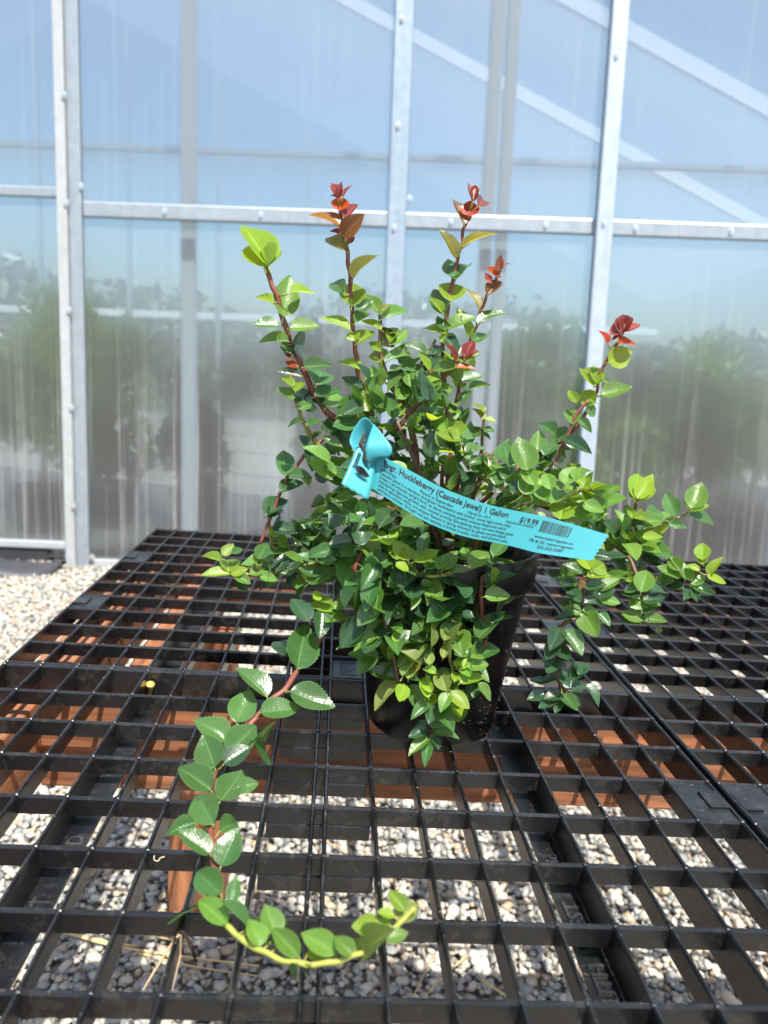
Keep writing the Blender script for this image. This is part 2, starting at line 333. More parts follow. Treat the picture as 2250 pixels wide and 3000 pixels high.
# roof, side and far walls, rafters and purlins
def slab(name, P, mat, off):
    v = [Vector(p) for p in P]; n = len(v); o2 = [p+Vector(off) for p in v]
    return link(name, mesh(name, [p[:] for p in v+o2], [tuple(range(n)), tuple(range(2*n-1, n-1, -1))]+[(i, i+n, (i+1) % n+n, (i+1) % n) for i in range(n)], mat=mat), gh)
EZ = roofz(APX+EV)
for s in (-1, 1):
    e = APX+s*EV
    for k in range(4):
        a_, b_ = .02+k*LEN/4, (k+1)*LEN/4-.004
        slab('roof_sheet', [(APX+s*.002, a_, APZ+.012), (e, a_, EZ+.012), (e, b_, EZ+.012), (APX+s*.002, b_, APZ+.012)], CLEAR, (0, 0, .006))
    slab('side_sheet', [(e, .02, 0), (e, LEN, 0), (e, LEN, EZ), (e, .02, EZ)], CLEAR, (s*.006, 0, 0))
slab('back_sheet', [(APX-EV, LEN, 0), (APX+EV, LEN, 0), (APX+EV, LEN, EZ), (APX, LEN, APZ), (APX-EV, LEN, EZ)], CLEAR, (0, .006, 0))
for d in (.55, 1.45, 2.5):
    for s in (-1, 1):
        e = APX+s*(EV-.03)
        slab('rafter', [(APX, d, APZ-.09), (e, d, roofz(e)-.09), (e, d, roofz(e)-.018), (APX, d, APZ-.018)], PAINT, (0, .035, 0))
        gbox('side_post', (e-.02, d, 0), (e+.02, d+.035, roofz(e)-.05), GALV)
gbox('inner_rail', (-6.9, .30, 1.145), (3.1, .325, 1.163), PAINT, .002)
for z in (1.12,): gbox('back_rail', (APX-EV, LEN-.05, z), (APX+EV, LEN-.01, z+.06), PAINT)
for u in (-5.2, -4.4, -3.4, -2.4, -1.6, -.8, 0, .8, 1.6): gbox('back_stud', (u, LEN-.09, 0), (u+.04, LEN-.055, roofz(u)-.06), GALV)
gbox('side_rail', (APX-EV+.03, .05, 1.12), (APX-EV+.06, LEN-.1, 1.155), GWHITE)
fl = gbox('greenhouse_floor', (APX-EV, .07, -.002), (APX+EV, LEN-.1, .004), m_simple('weed_fabric', (.030, .018, .014), .85, 0, .4, 12))
# dark ground fabric in front of the left bay
vv, ff = [], []
for i in range(25):
    for j in range(9):
        u = -1.5+1.485*i/24; y = -.02-.24*j/8*(1-.55*max(0, i-18)/6)
        p = O_+GU*u+GN*y; vv.append((p[0], p[1], GZ+.012+.009*math.sin(i*1.3+j*.8)+.006*math.sin(i*2.9)+(.014 if 0 < j < 8 else 0)))
for i in range(24):
    for j in range(8): ff.append((i*9+j, i*9+j+1, (i+1)*9+j+1, (i+1)*9+j))
fb = mesh('ground_cloth', vv, [tuple(reversed(q)) for q in ff], True, m_simple('grey_cloth', (.045, .047, .055), .55, 0, .5, 30, .5, .004))
fo = link('ground_cloth', fb); fo.modifiers.new('thick', 'SOLIDIFY').thickness = .002
tag(fo, 'dark wrinkled ground cloth on the gravel along the greenhouse sill', 'ground cloth')

# shrubs standing inside the greenhouse and trees beyond it
def foliage(name, c, r, n, size, mat, parent, seed, squash=1.0):
    q = np.random.RandomState(seed); lob = q.normal(0, .5, (9, 3)); lob[:, 2] *= squash
    v, f = [], []
    for i in range(n):
        k = lob[q.randint(9)]; d = q.normal(0, 1, 3); d /= np.linalg.norm(d); p = np.array(c)+r*np.array([1, 1, squash])*(np.clip(k, -.85, .85)*.75+d*.42*q.uniform(.55, 1)**.4)
        a = q.normal(0, 1, 3); a /= np.linalg.norm(a); b = np.cross(a, q.normal(0, 1, 3)); b /= np.linalg.norm(b); s = size*q.uniform(.6, 1.3)
        m = len(v); v += [p-a*s, p+b*s*.45, p+a*s, p-b*s*.45]; f.append((m, m+1, m+2, m+3))
    return link(name, mesh(name, v, f, mat=mat), parent)
FG = [m_leaf('dull_leaf', (.075, .15, .03), (.2, .36, .05)), m_leaf('bright_leaf', (.19, .30, .04), (.38, .55, .06)), m_leaf('deep_leaf', (.02, .05, .015), (.05, .1, .02))]  # dull, bright and deep leaf greens
def shrub_in(u, y, h, r, mi, seed, label):
    p = O_+GU*u+GN*y; root = empty('potted_shrub', p+GV*.006); root.scale = (KS, KS, KS)
    lathe('pot', [(0, 0), (.075, 0), (.09, .14), (.096, .14), (.096, .155), (.085, .155), (.085, .13), (0, .13)], MPOT, 20, root)
    MB().tube([(0, 0, .125), (.01, .01, h*.55), (.0, .02, h*.8)], [.012, .009, .004]).build('trunk', WZ, root)
    foliage('crown', (0, 0, h*.56), r*1.25, 1500, .026, FG[mi], root, seed, h/r*.26)
    return tag(root, label, 'shrub', 'potted shrubs seen through the greenhouse wall')
shr = [(-.27, .40, .86, .15, 1, 'bright green potted shrub behind the sheet beside the white edge post'), (-.12, .55, .78, .12, 0, 'dim potted shrub in the bay beside the white edge post'), (-.62, .5, .8, .16, 0, 'dull potted shrub further along the bay beside the white edge post'),
 (1.20, .42, .72, .15, 0, 'dull green potted shrub behind the sheet next to the pale steel post'), (1.52, .44, .68, .17, 1, 'bushy yellow green potted shrub inside the bay beyond the pale post'), (1.80, .46, .76, .18, 0, 'dull green potted shrub inside, second past the pale post'),
 (1.68, .75, .86, .2, 2, 'dark potted shrub standing behind the yellow green one'), (1.32, .9, .88, .18, 0, 'slim potted shrub further inside behind the double stud'), (2.05, .6, .8, .2, 1, 'light green potted shrub in the corner by the side sheet'), (.56, .7, .82, .12, 2, 'dark thin potted shrub inside behind the middle bay'), (.20, .5, .66, .11, 2, 'small dark potted shrub inside behind the lone stud')]
for i, a_ in enumerate(shr): shrub_in(a_[0], a_[1], a_[2], a_[3], a_[4], 40+i, a_[5])
hr = empty('hedge', (0, 15.2, GZ)); hr.scale = (1.75, 1.5, 1.62); tag(hr, 'long dark evergreen hedge beyond the greenhouse', 'hedge')
q = np.random.RandomState(77); v, f = [], []
for i in range(9000):
    x = q.uniform(-9, 9); top_ = 1.25+.18*math.sin(x*1.3)+.12*math.sin(x*3.1+1); p = np.array([x, q.uniform(-.35, .35), top_*q.uniform(0, 1)**.7+q.normal(0, .05)])
    a = q.normal(0, 1, 3); a /= np.linalg.norm(a); b = np.cross(a, q.normal(0, 1, 3)); b /= np.linalg.norm(b); sz = q.uniform(.05, .11)
    m = len(v); v += [p-a*sz, p+b*sz*.5, p+a*sz, p-b*sz*.5]; f.append((m, m+1, m+2, m+3))
link('foliage', mesh('foliage', v, f, mat=FG[2]), hr)
for k in range(19): MB().tube([(-9+k, 0, -.05), (-9+k+.04, 0, .6), (-9+k, .03, 1.1)], [.035, .025, .01], 6).build('trunk', WZ, hr)

# ================================================================== BENCH: wooden frame
fr = empty('nursery_bench', (0, .7, GZ)); tag(fr, 'low nursery bench of stained lumber topped with black plastic grid panels', 'bench')
def wood(name, a, b, m, c=.002):
    o = [(p+q)/2 for p, q in zip(a, b)]
    ob = MB().box([p-q for p, q in zip(a, o)], [p-q for p, q in zip(b, o)], c).build(name, m, fr); ob.location = (o[0], o[1]-.7, o[2]-GZ); return ob
ZB = -.0268
wood('beam', (-.262, .692, ZB-.089), (1.02, .730, ZB), WX)
wood('beam', (-.262, 1.255, ZB-.089), (1.02, 1.293, ZB), WX)
wood('beam', (-.262, .125, ZB-.089), (1.02, .163, ZB), WX)
wood('beam', (-.301, .11, ZB-.089), (-.263, 1.31, ZB-.0006), WY)
wood('beam', (.985, .11, ZB-.0885), (1.0195+.02, .124, ZB-.001), WY)
for x, y in ((-.228, 1.128), (.92, 1.128), (-.2615, .165), (.86, .165)):
    wood('leg', (x, y, GZ-.01), (x+.089, y+.089, ZB-.0895), WZ)
wood('joist', (.935, .732, ZB-.089), (.973, 1.2545, ZB-.0008), WY)
wood('joist', (-.205, .732, ZB-.089), (-.167, 1.2545, ZB-.0008), WY)
sc_o = lathe('screw', [(0, .0012), (.0012, .0008), (.0022, .0022), (.0036, .0026), (.0044, .0014), (.0044, 0), (.003, -.0005), (.0022, -.012), (0, -.013)], m_simple('brass', (.62, .42, .12), .5, .5), 16, fr)
q = at_z(440, 2008, -.012); sc_o.location = (q[0], q[1]-.7, q[2]-GZ); sc_o.rotation_euler = (.25, .1, 0)

# ================================================================== BENCH: grid panels
SX, SY, GX, GY = .1107*.302, .1824*.302, .0090, .0061
def bar_mesh(name, L, t, top, bot, axis, ch=.0010):
    h = t/2; pr = [(-h*.8, bot), (h*.8, bot), (h, top-ch*1.6), (h-ch*.8, top), (-h+ch*.8, top), (-h, top-ch*1.6)]
    n = len(pr); v = []
    for e in (-L/2, L/2):
        for a_, z in pr: v.append((e, a_, z) if axis == 0 else (a_, e, z))
    f = [(i, (i+1) % n, (i+1) % n+n, i+n) for i in range(n)]; f = f if axis == 0 else [tuple(reversed(q)) for q in f]
    f += [tuple(range(n-1, -1, -1)), tuple(range(n, 2*n))] if axis == 0 else [tuple(range(n)), tuple(range(2*n-1, n-1, -1))]
    return mesh(name, v, f, mat=MP)
PW, PD = 18*SX+GX, 22*SY+GY
def knots(me):
    m = MB(); m.v = [v.co[:] for v in me.vertices]; m.f = [tuple(p.vertices) for p in me.polygons]
    for s_ in (-1, 1):
        for j in range(12):
            y = rowy(j, s_); k = len(m.v); rr = .0026
            m.v += [(rr*.85*math.cos(i*math.pi/4), y+rr*math.sin(i*math.pi/4), .00005) for i in range(8)]+[(rr*.55*math.cos(i*math.pi/4), y+rr*.65*math.sin(i*math.pi/4), .00085) for i in range(8)]
            m.f += [(k+i, k+(i+1) % 8, k+8+(i+1) % 8, k+8+i) for i in range(8)]+[tuple(k+8+i for i in range(8))]
    return mesh('bar', m.v, m.f, mat=MP)
def colx(i, s): return s*(GX/2+i*SX)
def rowy(j, s): return s*(GY/2+j*SY)
DB14 = bar_mesh('bar', PD, .0029, .0004, -.0146, 1); DB25 = bar_mesh('bar', PD, .0031, .0004, -.0255, 1); DB19 = knots(bar_mesh('bar', PD, .0030, .0004, -.0195, 1)); DB14 = knots(DB14); DB25 = knots(DB25)
CB = bar_mesh('cross_bar', PW-.001, .0029, -.0003, -.0139, 0); CBE = bar_mesh('cross_bar', PW, .0036, -.0003, -.0258, 0)
CBD = bar_mesh('cross_bar', PW-.001, .0029, -.0003, -.0252, 0)
DEEP = bar_mesh('rib', 2*SX+GX-.0032, .0025, -.0142, -.0256, 0)
FLW = .0165
FLM = mesh('flange', MB().box((-FLW/2, -PD/2+.004, -.0012), (FLW/2, PD/2-.004, .0012)).v, MB().box((0, 0, 0), (1, 1, 1)).f, mat=MP)
TAB = mesh('edge_tab', MB().box((-SX/2+.0012, -SY/2+.0014, -.004), (SX/2-.0012, SY/2-.0014, -.0012), .0006).v, MB().box((-SX/2+.0012, -SY/2+.0014, -.004), (SX/2-.0012, SY/2-.0014, -.0012), .0006).f, mat=MP)
RAISED = m_plastic('worn_raised_plastic', .02, .5)
def text_mesh(body, size=1, offset=0, extrude=0, res=2):
    cu = bpy.data.curves.new('t', 'FONT'); cu.body = body; cu.size = size; cu.offset = offset; cu.extrude = extrude; cu.resolution_u = res
    ob = bpy.data.objects.new('t', cu); COL.objects.link(ob); dg = bpy.context.evaluated_depsgraph_get(); dg.update()
    me = bpy.data.meshes.new_from_object(ob.evaluated_get(dg)); bpy.data.objects.remove(ob); bpy.data.curves.remove(cu)
    v = np.array([p.co[:] for p in me.vertices]); f = [tuple(p.vertices) for p in me.polygons]; bpy.data.meshes.remove(me); return v, f
def colx(i, s): return s*(GX/2+i*SX)
def rowy(j, s): return s*(GY/2+j*SY)
def panel(cx, cy, label, words, dz=0):
    rim = MB()
    for s in (-1, 1):
        for me_, lx, ly in ((DB25, colx(9, s), 0), (CBE, 0, rowy(11, s))): rim.add([(v.co.x+lx, v.co.y+ly, v.co.z) for v in me_.vertices], [tuple(p.vertices) for p in me_.polygons])
    root = rim.build('grid_panel', MP, fr); root.location = (cx, cy-.7, dz-GZ); root['label'] = label
    for s in (-1, 1):
        for i in range(9):
            o = link('bar', DB25 if i in (5, 7) else (DB19 if i == 3 else DB14), root); o.location.x = colx(i, s)+random.gauss(0, .0002); o.rotation_euler.z = random.gauss(0, .0006)
        for j in range(11):
            o = link('cross_bar', (CBD if j == 0 else CB), root); o.location.y = rowy(j, s)
            if 0 < j < 11: d = link('rib', DEEP, root); d.location.y = rowy(j, s)
        fx = link('flange', FLM, root); fx.location = (colx(5, s)-s*(FLW/2+.0012), 0, -.0262)
        for k, wd in words.get(s, {}).items():
            v, f = text_mesh(wd, .0150 if not wd.islower() else .0135, .012*.03, .0009)
            c = (v.max(0)+v.min(0))/2; v = v-c; wd_ = v[:, 0].max()*2; v[:, 0] *= min(1, .046/max(wd_, 1e-6))
            v = np.stack([-v[:, 1], v[:, 0], v[:, 2]], 1)
            t = link('embossed_lettering', mesh('embossed_lettering', v, f, mat=RAISED), root); t.location = (fx.location.x+.0006, GY/2*(-1)-(k+.46)*SY, -.0247)
        for j in (3, 7):
            for sy_ in (-1, 1):
                o = link('edge_tab', TAB, root); o.location = (s*(GX/2+8.5*SX), sy_*(GY/2+(j+.5)*SY), 0)
                m = MB().box((-.0075, -.011, 0), (.0075, .011, .0022), .0006).build('dovetail', MP, root); m.location = o.location+Vector((s*.0085, 0, -.0012))
    if words:
        b = MB().box((-SX/2+.0015, -.025, -.002), (SX/2-.0015, .025, 0), .0004).build('maker_plate', m_simple('worn_plate', (.05, .052, .058), .45, 0, .2), root)
        b.location = (GX/2+SX*.5, GY/2+SY*.55, -.004)
        for k in range(7):
            l = MB().box((-.008, -.0006, 0), (.008-.003*(k % 3), .0006, .0005)).build('print_line', MP, root); l.location = b.location+Vector((0, .015-k*.005, 0))
    return root
PCX, PCY = .0039, .713
panel(PCX, PCY, 'black plastic grid panel under the pot', {-1: {3: 'O', 4: 'AND', 5: 'OT'}, 1: {3: 'O', 4: 'lastic', 5: 'WEST', 6: 'SOUTH'}})
panel(PCX+PW+.0075, PCY-.004, 'black plastic grid panel beside the pot panel, empty', {}, .0012)

db = MB(); q = np.random.RandomState(31)
for i in range(420):
    if q.uniform() < .5: x = PCX+colx(q.randint(0, 10), q.choice([-1, 1])); y = PCY+q.uniform(-.5, .5); z = .0006
    else: y = PCY+rowy(q.randint(0, 11), q.choice([-1, 1])); x = PCX+q.uniform(-.29, .85); z = -.0001
    sz = min(.0012, .00025+q.exponential(.00022)); c = np.array([x+q.normal(0, .0006), y+q.normal(0, .0006)-.7, z-GZ])
    db.add([c+sz*np.array(d)*q.uniform(.6, 1.3) for d in ((1, 0, 0), (-1, 0, 0), (0, 1, 0), (0, -1, 0), (0, 0, .7), (0, 0, -.7))], [(0, 2, 4), (2, 1, 4), (1, 3, 4), (3, 0, 4), (2, 0, 5), (1, 2, 5), (3, 1, 5), (0, 3, 5)])
tag(db.build('dust_crumbs', m_simple('pale_grit', (.22, .19, .15), .9, 0, .6, 900), fr), kind='stuff')
# ================================================================== POT
PX, PY = .097, .632
pot = empty('nursery_pot', (PX, PY, .0006)); tag(pot, 'black plastic nursery pot with soil, standing on the grid bench', 'pot')
lathe('pot_wall', [(0, .0015), (.046, .0015), (.0525, .0), (.0545, .003), (.0585, .03), (.0715, .128), (.072, .130), (.0755, .131), (.0772, .134), (.0785, .160), (.0775, .1615), (.075, .161), (.0735, .135), (.071, .13), (.068, .1)], MPOT, 72, pot)
n_ = NT('soil'); ps = n_.noise(220, n_.coord('Object'), 6, .7)
SOIL = n_.done(n_.bsdf(n_.ramp(ps, [(.35, (.012, .008, .006)), (.7, (.06, .04, .028))]), .95, 0, n_.bump(ps, 1, .006)))
vs = [(0, 0, .142)]; fs = []
for r in range(1, 7):
    for k in range(32): vs.append((r/6*.0725*math.cos(k*math.pi/16), r/6*.0725*math.sin(k*math.pi/16), .140+.003*math.sin(k*2.1+r*3)))
for k in range(32): fs.append((0, 1+k, 1+(k+1) % 32))
for r in range(5):
    for k in range(32): fs.append((1+r*32+k, 1+(r+1)*32+k, 1+(r+1)*32+(k+1) % 32, 1+r*32+(k+1) % 32))
link('soil', mesh('soil', vs, fs, True, SOIL), pot)
# crumbs of soil stuck on the wall
cr = MB(); q = np.random.RandomState(5)
for i in range(170):
    a = q.normal(-.75, .42); z = .004+abs(q.normal(0, .032)); r = .0545+(.0715-.0545)*min(z, .128)/.128+.0004
    if z > .12: continue
    c = np.array([r*math.cos(a), r*math.sin(a), z]); s = min(.0016, .0003+q.exponential(.0004))
    cr.add([c+s*np.array(d) for d in ((1, 0, 0), (-1, 0, 0), (0, 1, 0), (0, -1, 0), (0, 0, 1), (0, 0, -1))], [(0, 2, 4), (2, 1, 4), (1, 3, 4), (3, 0, 4), (2, 0, 5), (1, 2, 5), (3, 1, 5), (0, 3, 5)])
tag(cr.build('soil_crumb', SOIL, pot), kind='stuff')

# ================================================================== SHRUB
shrub = empty('huckleberry_shrub', (PX, PY, .14)); tag(shrub, 'evergreen huckleberry with glossy toothed leaves and red shoot tips, growing in the pot', 'shrub')
S0 = Vector((PX, PY, .14))
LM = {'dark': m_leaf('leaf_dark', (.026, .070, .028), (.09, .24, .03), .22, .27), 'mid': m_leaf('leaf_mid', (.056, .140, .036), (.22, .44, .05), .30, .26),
      'light': m_leaf('leaf_light', (.110, .225, .036), (.32, .56, .05), .36, .36), 'yg': m_leaf('leaf_young', (.20, .32, .026), (.52, .68, .04), 0.46, .38, (.36, .5, .08)),
      'red': m_leaf('leaf_red', (.17, .028, .016), (.45, .075, .02), .32, .42), 'orange': m_leaf('leaf_orange', (.36, .05, .010), (.85, .16, .02), .5, .35),
      'pink': m_leaf('leaf_pink', (.25, .060, .042), (.5, .12, .06), .3, .3), 'olive': m_leaf('leaf_olive', (.16, .16, .02), (.5, .42, .03), .45, .35),
      'brown': m_leaf('leaf_brown', (.13, .06, .02), (.45, .2, .03), .4, .32), 'under': m_leaf('leaf_underside', (.13, .19, .045), (.40, .52, .05), .4, .5), 'pale': m_leaf('leaf_pale', (.20, .27, .06), (.45, .55, .12), .42, .5)}
def leaf_mesh(fold, arch, cup, seed, twist=0):
    q = np.random.RandomState(seed); n = 29; cols = (-1, -.62, -.28, 0, .28, .62, 1); v, f, uv = [], [], []
    for i in range(n):
        t = i/(n-1); wv = .5*(t**.55)*((1-t)**.92)/.379 if 0 < t < 1 else .012*(1-t)
        for c in cols:
            s = c; tt = t
            if abs(c) == 1 and 2 < i < n-1: s = c*(1.05 if i % 2 else .965); tt = t+(.016 if i % 2 else -.004)
            x = s*wv*1.06; z = abs(s)*wv*fold+cup*(s*wv*2)**2*.18+cup*(tt-.4)**2*.35-arch*tt**2+.012*math.sin(9*tt+seed+2*s)*abs(s)+q.normal(0, .0025)
            v.append((x, tt, z)); uv.append((.5+.5*c, t))
    m = len(cols)
    for i in range(n-1):
        for k in range(m-1): f.append((i*m+k, i*m+k+1, (i+1)*m+k+1, (i+1)*m+k))
    b = len(v)                                                      # leaf stalk
    for yy, zz, r in ((-.13, -.02, .018), (.03, -.004, .016), (.3, -.008, .006)):
        for k in range(3): v.append((r*math.cos(2.094*k+1.57), yy, zz+r*math.sin(2.094*k+1.57)-.01)); uv.append((.5, .02))
    for i in range(2):
        for k in range(3): f.append((b+i*3+k, b+i*3+(k+1) % 3, b+(i+1)*3+(k+1) % 3, b+(i+1)*3+k))
    return np.array(v), f, uv
SHAPES = [leaf_mesh(*a) for a in ((.25, .10, .15, 1), (.34, .18, .0, 2), (.16, .06, .35, 3), (.42, .25, .1, 4), (.2, .30, .2, 5), (.1, .0, .6, 6), (.3, .12, .25, 7), (.08, -.08, .3, 8), (.34, .42, .2, 9), (.14, .5, .5, 10), (.5, .15, -.1, 11))]
def mk(shape, mat):
    v, f, uv = SHAPES[shape]; me = mesh('leaf', v, f, True, LM[mat]); L = me.uv_layers.new(name='UVMap')
    idx = np.zeros(len(me.loops), np.int32); me.loops.foreach_get('vertex_index', idx); L.data.foreach_set('uv', np.array(uv)[idx].ravel()); return me
LCACHE = {}; LEAVES = []
def put_leaf(P, axis, nrm, L, W, mat, shape, px):
    y = Vector(axis).normalized(); z = Vector(nrm); z = (z-y*z.dot(y)); z = z.normalized() if z.length > 1e-6 else y.orthogonal().normalized(); x = y.cross(z)
    M = Matrix(((x.x*W, y.x*L, z.x*L, P[0]), (x.y*W, y.y*L, z.y*L, P[1]), (x.z*W, y.z*L, z.z*L, P[2]), (0, 0, 0, 1)))
    LEAVES.append((px, M, mat, shape))
STEMR = m_stem('red_stem', (.13, .030, .022), (.24, .075, .05)); STEMB = m_stem('brown_stem', (.10, .045, .025), (.2, .1, .06)); STEMY = m_stem('yellow_stem', (.24, .26, .045), (.36, .37, .08)); STEMG = m_stem('olive_stem', (.16, .15, .035), (.26, .22, .06))
PET = []
def stem(pts, r0, r1, mat, name='branch'):
    P = catmull(pts, 6); n = len(P); q = random.random()*9
    rad = [(r0+(r1-r0)*(i/(n-1)))*(1+.05*math.sin(i*1.1+q)) for i in range(n)]
    P = [p+np.array([.0004*math.sin(i*.7+q), 0, .0004*math.cos(i*.9+q)]) for i, p in enumerate(P)]
    o = MB().tube(P, rad, 8).build(name, mat, shrub, True); o.location = -S0
    return P
def traced(tr, Yf, stempx, leaves, r0=None, r1=None, mat=None, zmode=False, back=.004):
    """tr: pixel reader of one enlarged view; stempx: (x, y, depth) along the twig, tip first; leaves: base x, y, tip x, y, width, colour."""
    ox, oy, k = tr; SP = []
    fn = at_z if zmode else at_y
    if stempx:
        SP = [fn(ox+a/k, oy+b/k, d) for a, b, d in stempx]
        SP = [p+(p-EYE)/np.linalg.norm(p-EYE)*back for p in SP]
        if r0: SP = stem(SP, r0, r1, mat)
    sp2 = [(ox+a/k, oy+b/k, d) for a, b, d in stempx] if stempx else None
    for it in leaves:
        bx, by, tx, ty, wd, cl = it[:6]; bx, by, tx, ty, wd = ox+bx/k, oy+by/k, ox+tx/k, oy+ty/k, wd/k
        if sp2:
            best = min(range(len(sp2)), key=lambda i: (sp2[i][0]-bx)**2+(sp2[i][1]-by)**2); d = sp2[best][2]
            # depth between the two nearest stem points
            o2 = sorted(range(len(sp2)), key=lambda i: (sp2[i][0]-bx)**2+(sp2[i][1]-by)**2)[:2]
            if len(o2) == 2:
                w1, w2 = [1/(1+math.hypot(sp2[i][0]-bx, sp2[i][1]-by)) for i in o2]; d = (sp2[o2[0]][2]*w1+sp2[o2[1]][2]*w2)/(w1+w2)
        else: d = Yf
        B = fn(bx, by, d); Yb = B[1]
        dy = it[6] if len(it) > 6 else random.uniform(-.010, .006)
        dd_ = ray(bx, by); B = B-dd_/np.linalg.norm(dd_)*.003
        T = at_y(tx, ty, Yb+dy)
        a = T-B; Lp = np.linalg.norm(a); mpp = Lp/max(1, math.hypot(tx-bx, ty-by)); W = wd*mpp; r = random.uniform(.60, .70)
        view = B-EYE; view = view/np.linalg.norm(view)
        N0 = None
        if .42 < W/Lp < .86:
            N0 = -view*random.uniform(.45, .8)+np.array([0, 0, random.uniform(.45, .85)])+np.array([random.gauss(0, .16), random.gauss(0, .1), random.gauss(0, .1)])
            if zmode: N0 = np.array([random.gauss(.1, .16), random.gauss(-.55, .13), .8])
            N0 /= np.linalg.norm(N0); rt_ = ray(tx, ty); T2 = EYE+rt_*(((B-EYE)@N0)/(rt_@N0)); L2 = np.linalg.norm(T2-B)
            if L2 > Lp*1.75: N0 = None
        if N0 is not None: ax = T2-B; L = L2; Wt = min(max(W*1.0, .46*L), (.66 if zmode else .61)*L); th = 0
        elif W/Lp <= r: L = Lp; Wt = max(W, r*L*.9) if W/Lp > .25 else r*L*.8; th = math.acos(min(1, W/Wt)); ax = a
        else: L = min(W/r, Lp*1.9); Wt = W; ax = a+view*math.sqrt(max(0, L*L-Lp*Lp))*.8; L = np.linalg.norm(ax); th = 0
        axn = ax/np.linalg.norm(ax); nc = -view-axn*(-view@axn); nc /= np.linalg.norm(nc); npp = np.cross(axn, nc)
        if npp[2] < 0: npp = -npp
        th = min(th, 1.25); nn = nc*math.cos(th)+npp*math.sin(th) if N0 is None else N0
        put_leaf(B, axn, nn, L, Wt*(.88 if cl in ('red', 'pink') else 1.03), cl, random.choice((0, 1, 2, 3, 4, 8, 9)) if th > .5 else random.choice((0, 1, 2, 5, 6, 6, 7, 8, 10)), wd*math.hypot(tx-bx, ty-by))
        if SP:
            j = min(range(len(SP)), key=lambda i: np.linalg.norm(SP[i]-B)); dd = np.linalg.norm(SP[j]-B)
            if .002 < dd < .014: PET.append((SP[j], B, cl))
V2 = (600, 500, 2.765); V3 = (1150, 500, 2.765); V4 = (1125, 1000, 1.4747); V4b = (1125, 0, 1.4747); V6 = (1500, 1350, 2.37); V5 = (1150, 1500, 2.37); VK = (550, 1500, 2.37); VL = (0, 1000, 1.4747); VT = (450, 1900, 2.074)
# left tall shoot
traced(V2, .6, [(492, 785, .590), (545, 930, .590), (580, 1010, .590), (635, 1200, .592), (690, 1390, .594), (760, 1540, .596), (810, 1640, .598), (870, 1780, .60), (930, 1880, .602), (1010, 1970, .605), (1120, 2060, .61), (1250, 2130, .615), (1400, 2420, .62), (1560, 2900, .63), (1700, 3300, .635)], [
 (485, 785, 400, 490, 285, 'yg', -.004), (515, 770, 320, 405, 200, 'yg', .012), (520, 765, 560, 560, 110, 'yg', .014), (635, 1185, 675, 885, 185, 'light', -.01), (700, 990, 890, 955, 60, 'yg'), (545, 1070, 415, 995, 60, 'yg'), (600, 1255, 385, 1235, 85, 'mid'), (690, 1275, 930, 1258, 100, 'light'),
 (680, 1385, 435, 1365, 125, 'light'), (700, 1410, 835, 1410, 130, 'dark', .02), (745, 1590, 655, 1550, 70, 'orange'), (690, 1530, 640, 1440, 50, 'pink'), (800, 1595, 1035, 1565, 120, 'mid'), (905, 1730, 965, 1580, 200, 'mid'), (780, 1670, 580, 1615, 90, 'dark'), (890, 1830, 1115, 1765, 110, 'mid'), (1085, 1985, 1290, 1835, 165, 'mid'),
 (980, 1920, 1045, 1800, 120, 'light', .015), (1230, 2035, 1030, 2085, 140, 'mid'), (950, 1890, 830, 1780, 110, 'dark', .02), (1130, 2060, 1010, 2000, 110, 'dark', .02), (700, 1480, 640, 1380, 70, 'mid', .02), (1270, 1900, 1120, 1960, 130, 'dark', .02), (1290, 2110, 1400, 1990, 130, 'dark')], .0018, .0030, STEMR)
# red tipped shoot, left
traced(V2, .62, [(1092, 320, .622), (1110, 400, .622), (1125, 480, .622), (1150, 640, .622), (1165, 760, .622), (1180, 900, .623), (1190, 1100, .624), (1200, 1250, .625), (1215, 1400, .626), (1230, 1520, .627), (1245, 1650, .628), (1275, 1780, .63), (1310, 1880, .63), (1335, 1980, .632), (1450, 2250, .635), (1580, 2800, .635), (1680, 3300, .636)], [
 (1085, 225, 1035, 88, 75, 'red', .004), (1085, 220, 1095, 88, 70, 'red', -.006), (1080, 225, 1020, 190, 50, 'red', 0), (1120, 210, 1178, 104, 26, 'red', 0), (1095, 325, 1095, 215, 142, 'orange', -.006), (1130, 390, 1235, 255, 85, 'pink', 0), (1100, 460, 870, 303, 38, 'brown', 0), (1120, 530, 1282, 345, 145, 'brown', -.008), (1140, 645, 985, 520, 135, 'olive', -.008), (1105, 520, 1010, 478, 50, 'red', .01), (1165, 590, 1210, 520, 50, 'pink', .01),
 (1200, 870, 1365, 655, 85, 'olive'), (1190, 1098, 1205, 878, 208, 'yg', -.004), (1110, 990, 1030, 845, 120, 'mid', .01), (1130, 1010, 1040, 960, 60, 'light'), (1170, 1290, 940, 1172, 72, 'yg'), (1230, 1400, 1375, 1290, 120, 'yg'), (1215, 1380, 1185, 1280, 100, 'yg'), (1230, 1130, 1360, 1050, 95, 'mid', .015), (1215, 1235, 1335, 1130, 85, 'light'), (1265, 1612, 1075, 1520, 105, 'yg'), (1275, 1760, 1110, 1670, 90, 'dark'), (1300, 1690, 1440, 1620, 75, 'yg'), (1300, 1810, 1215, 1800, 60, 'yg'), (1330, 1830, 1360, 1720, 80, 'yg'), (1250, 1760, 1130, 1715, 50, 'yg'), (1370, 1940, 1370, 1850, 90, 'mid')], .0015, .0023, STEMR)
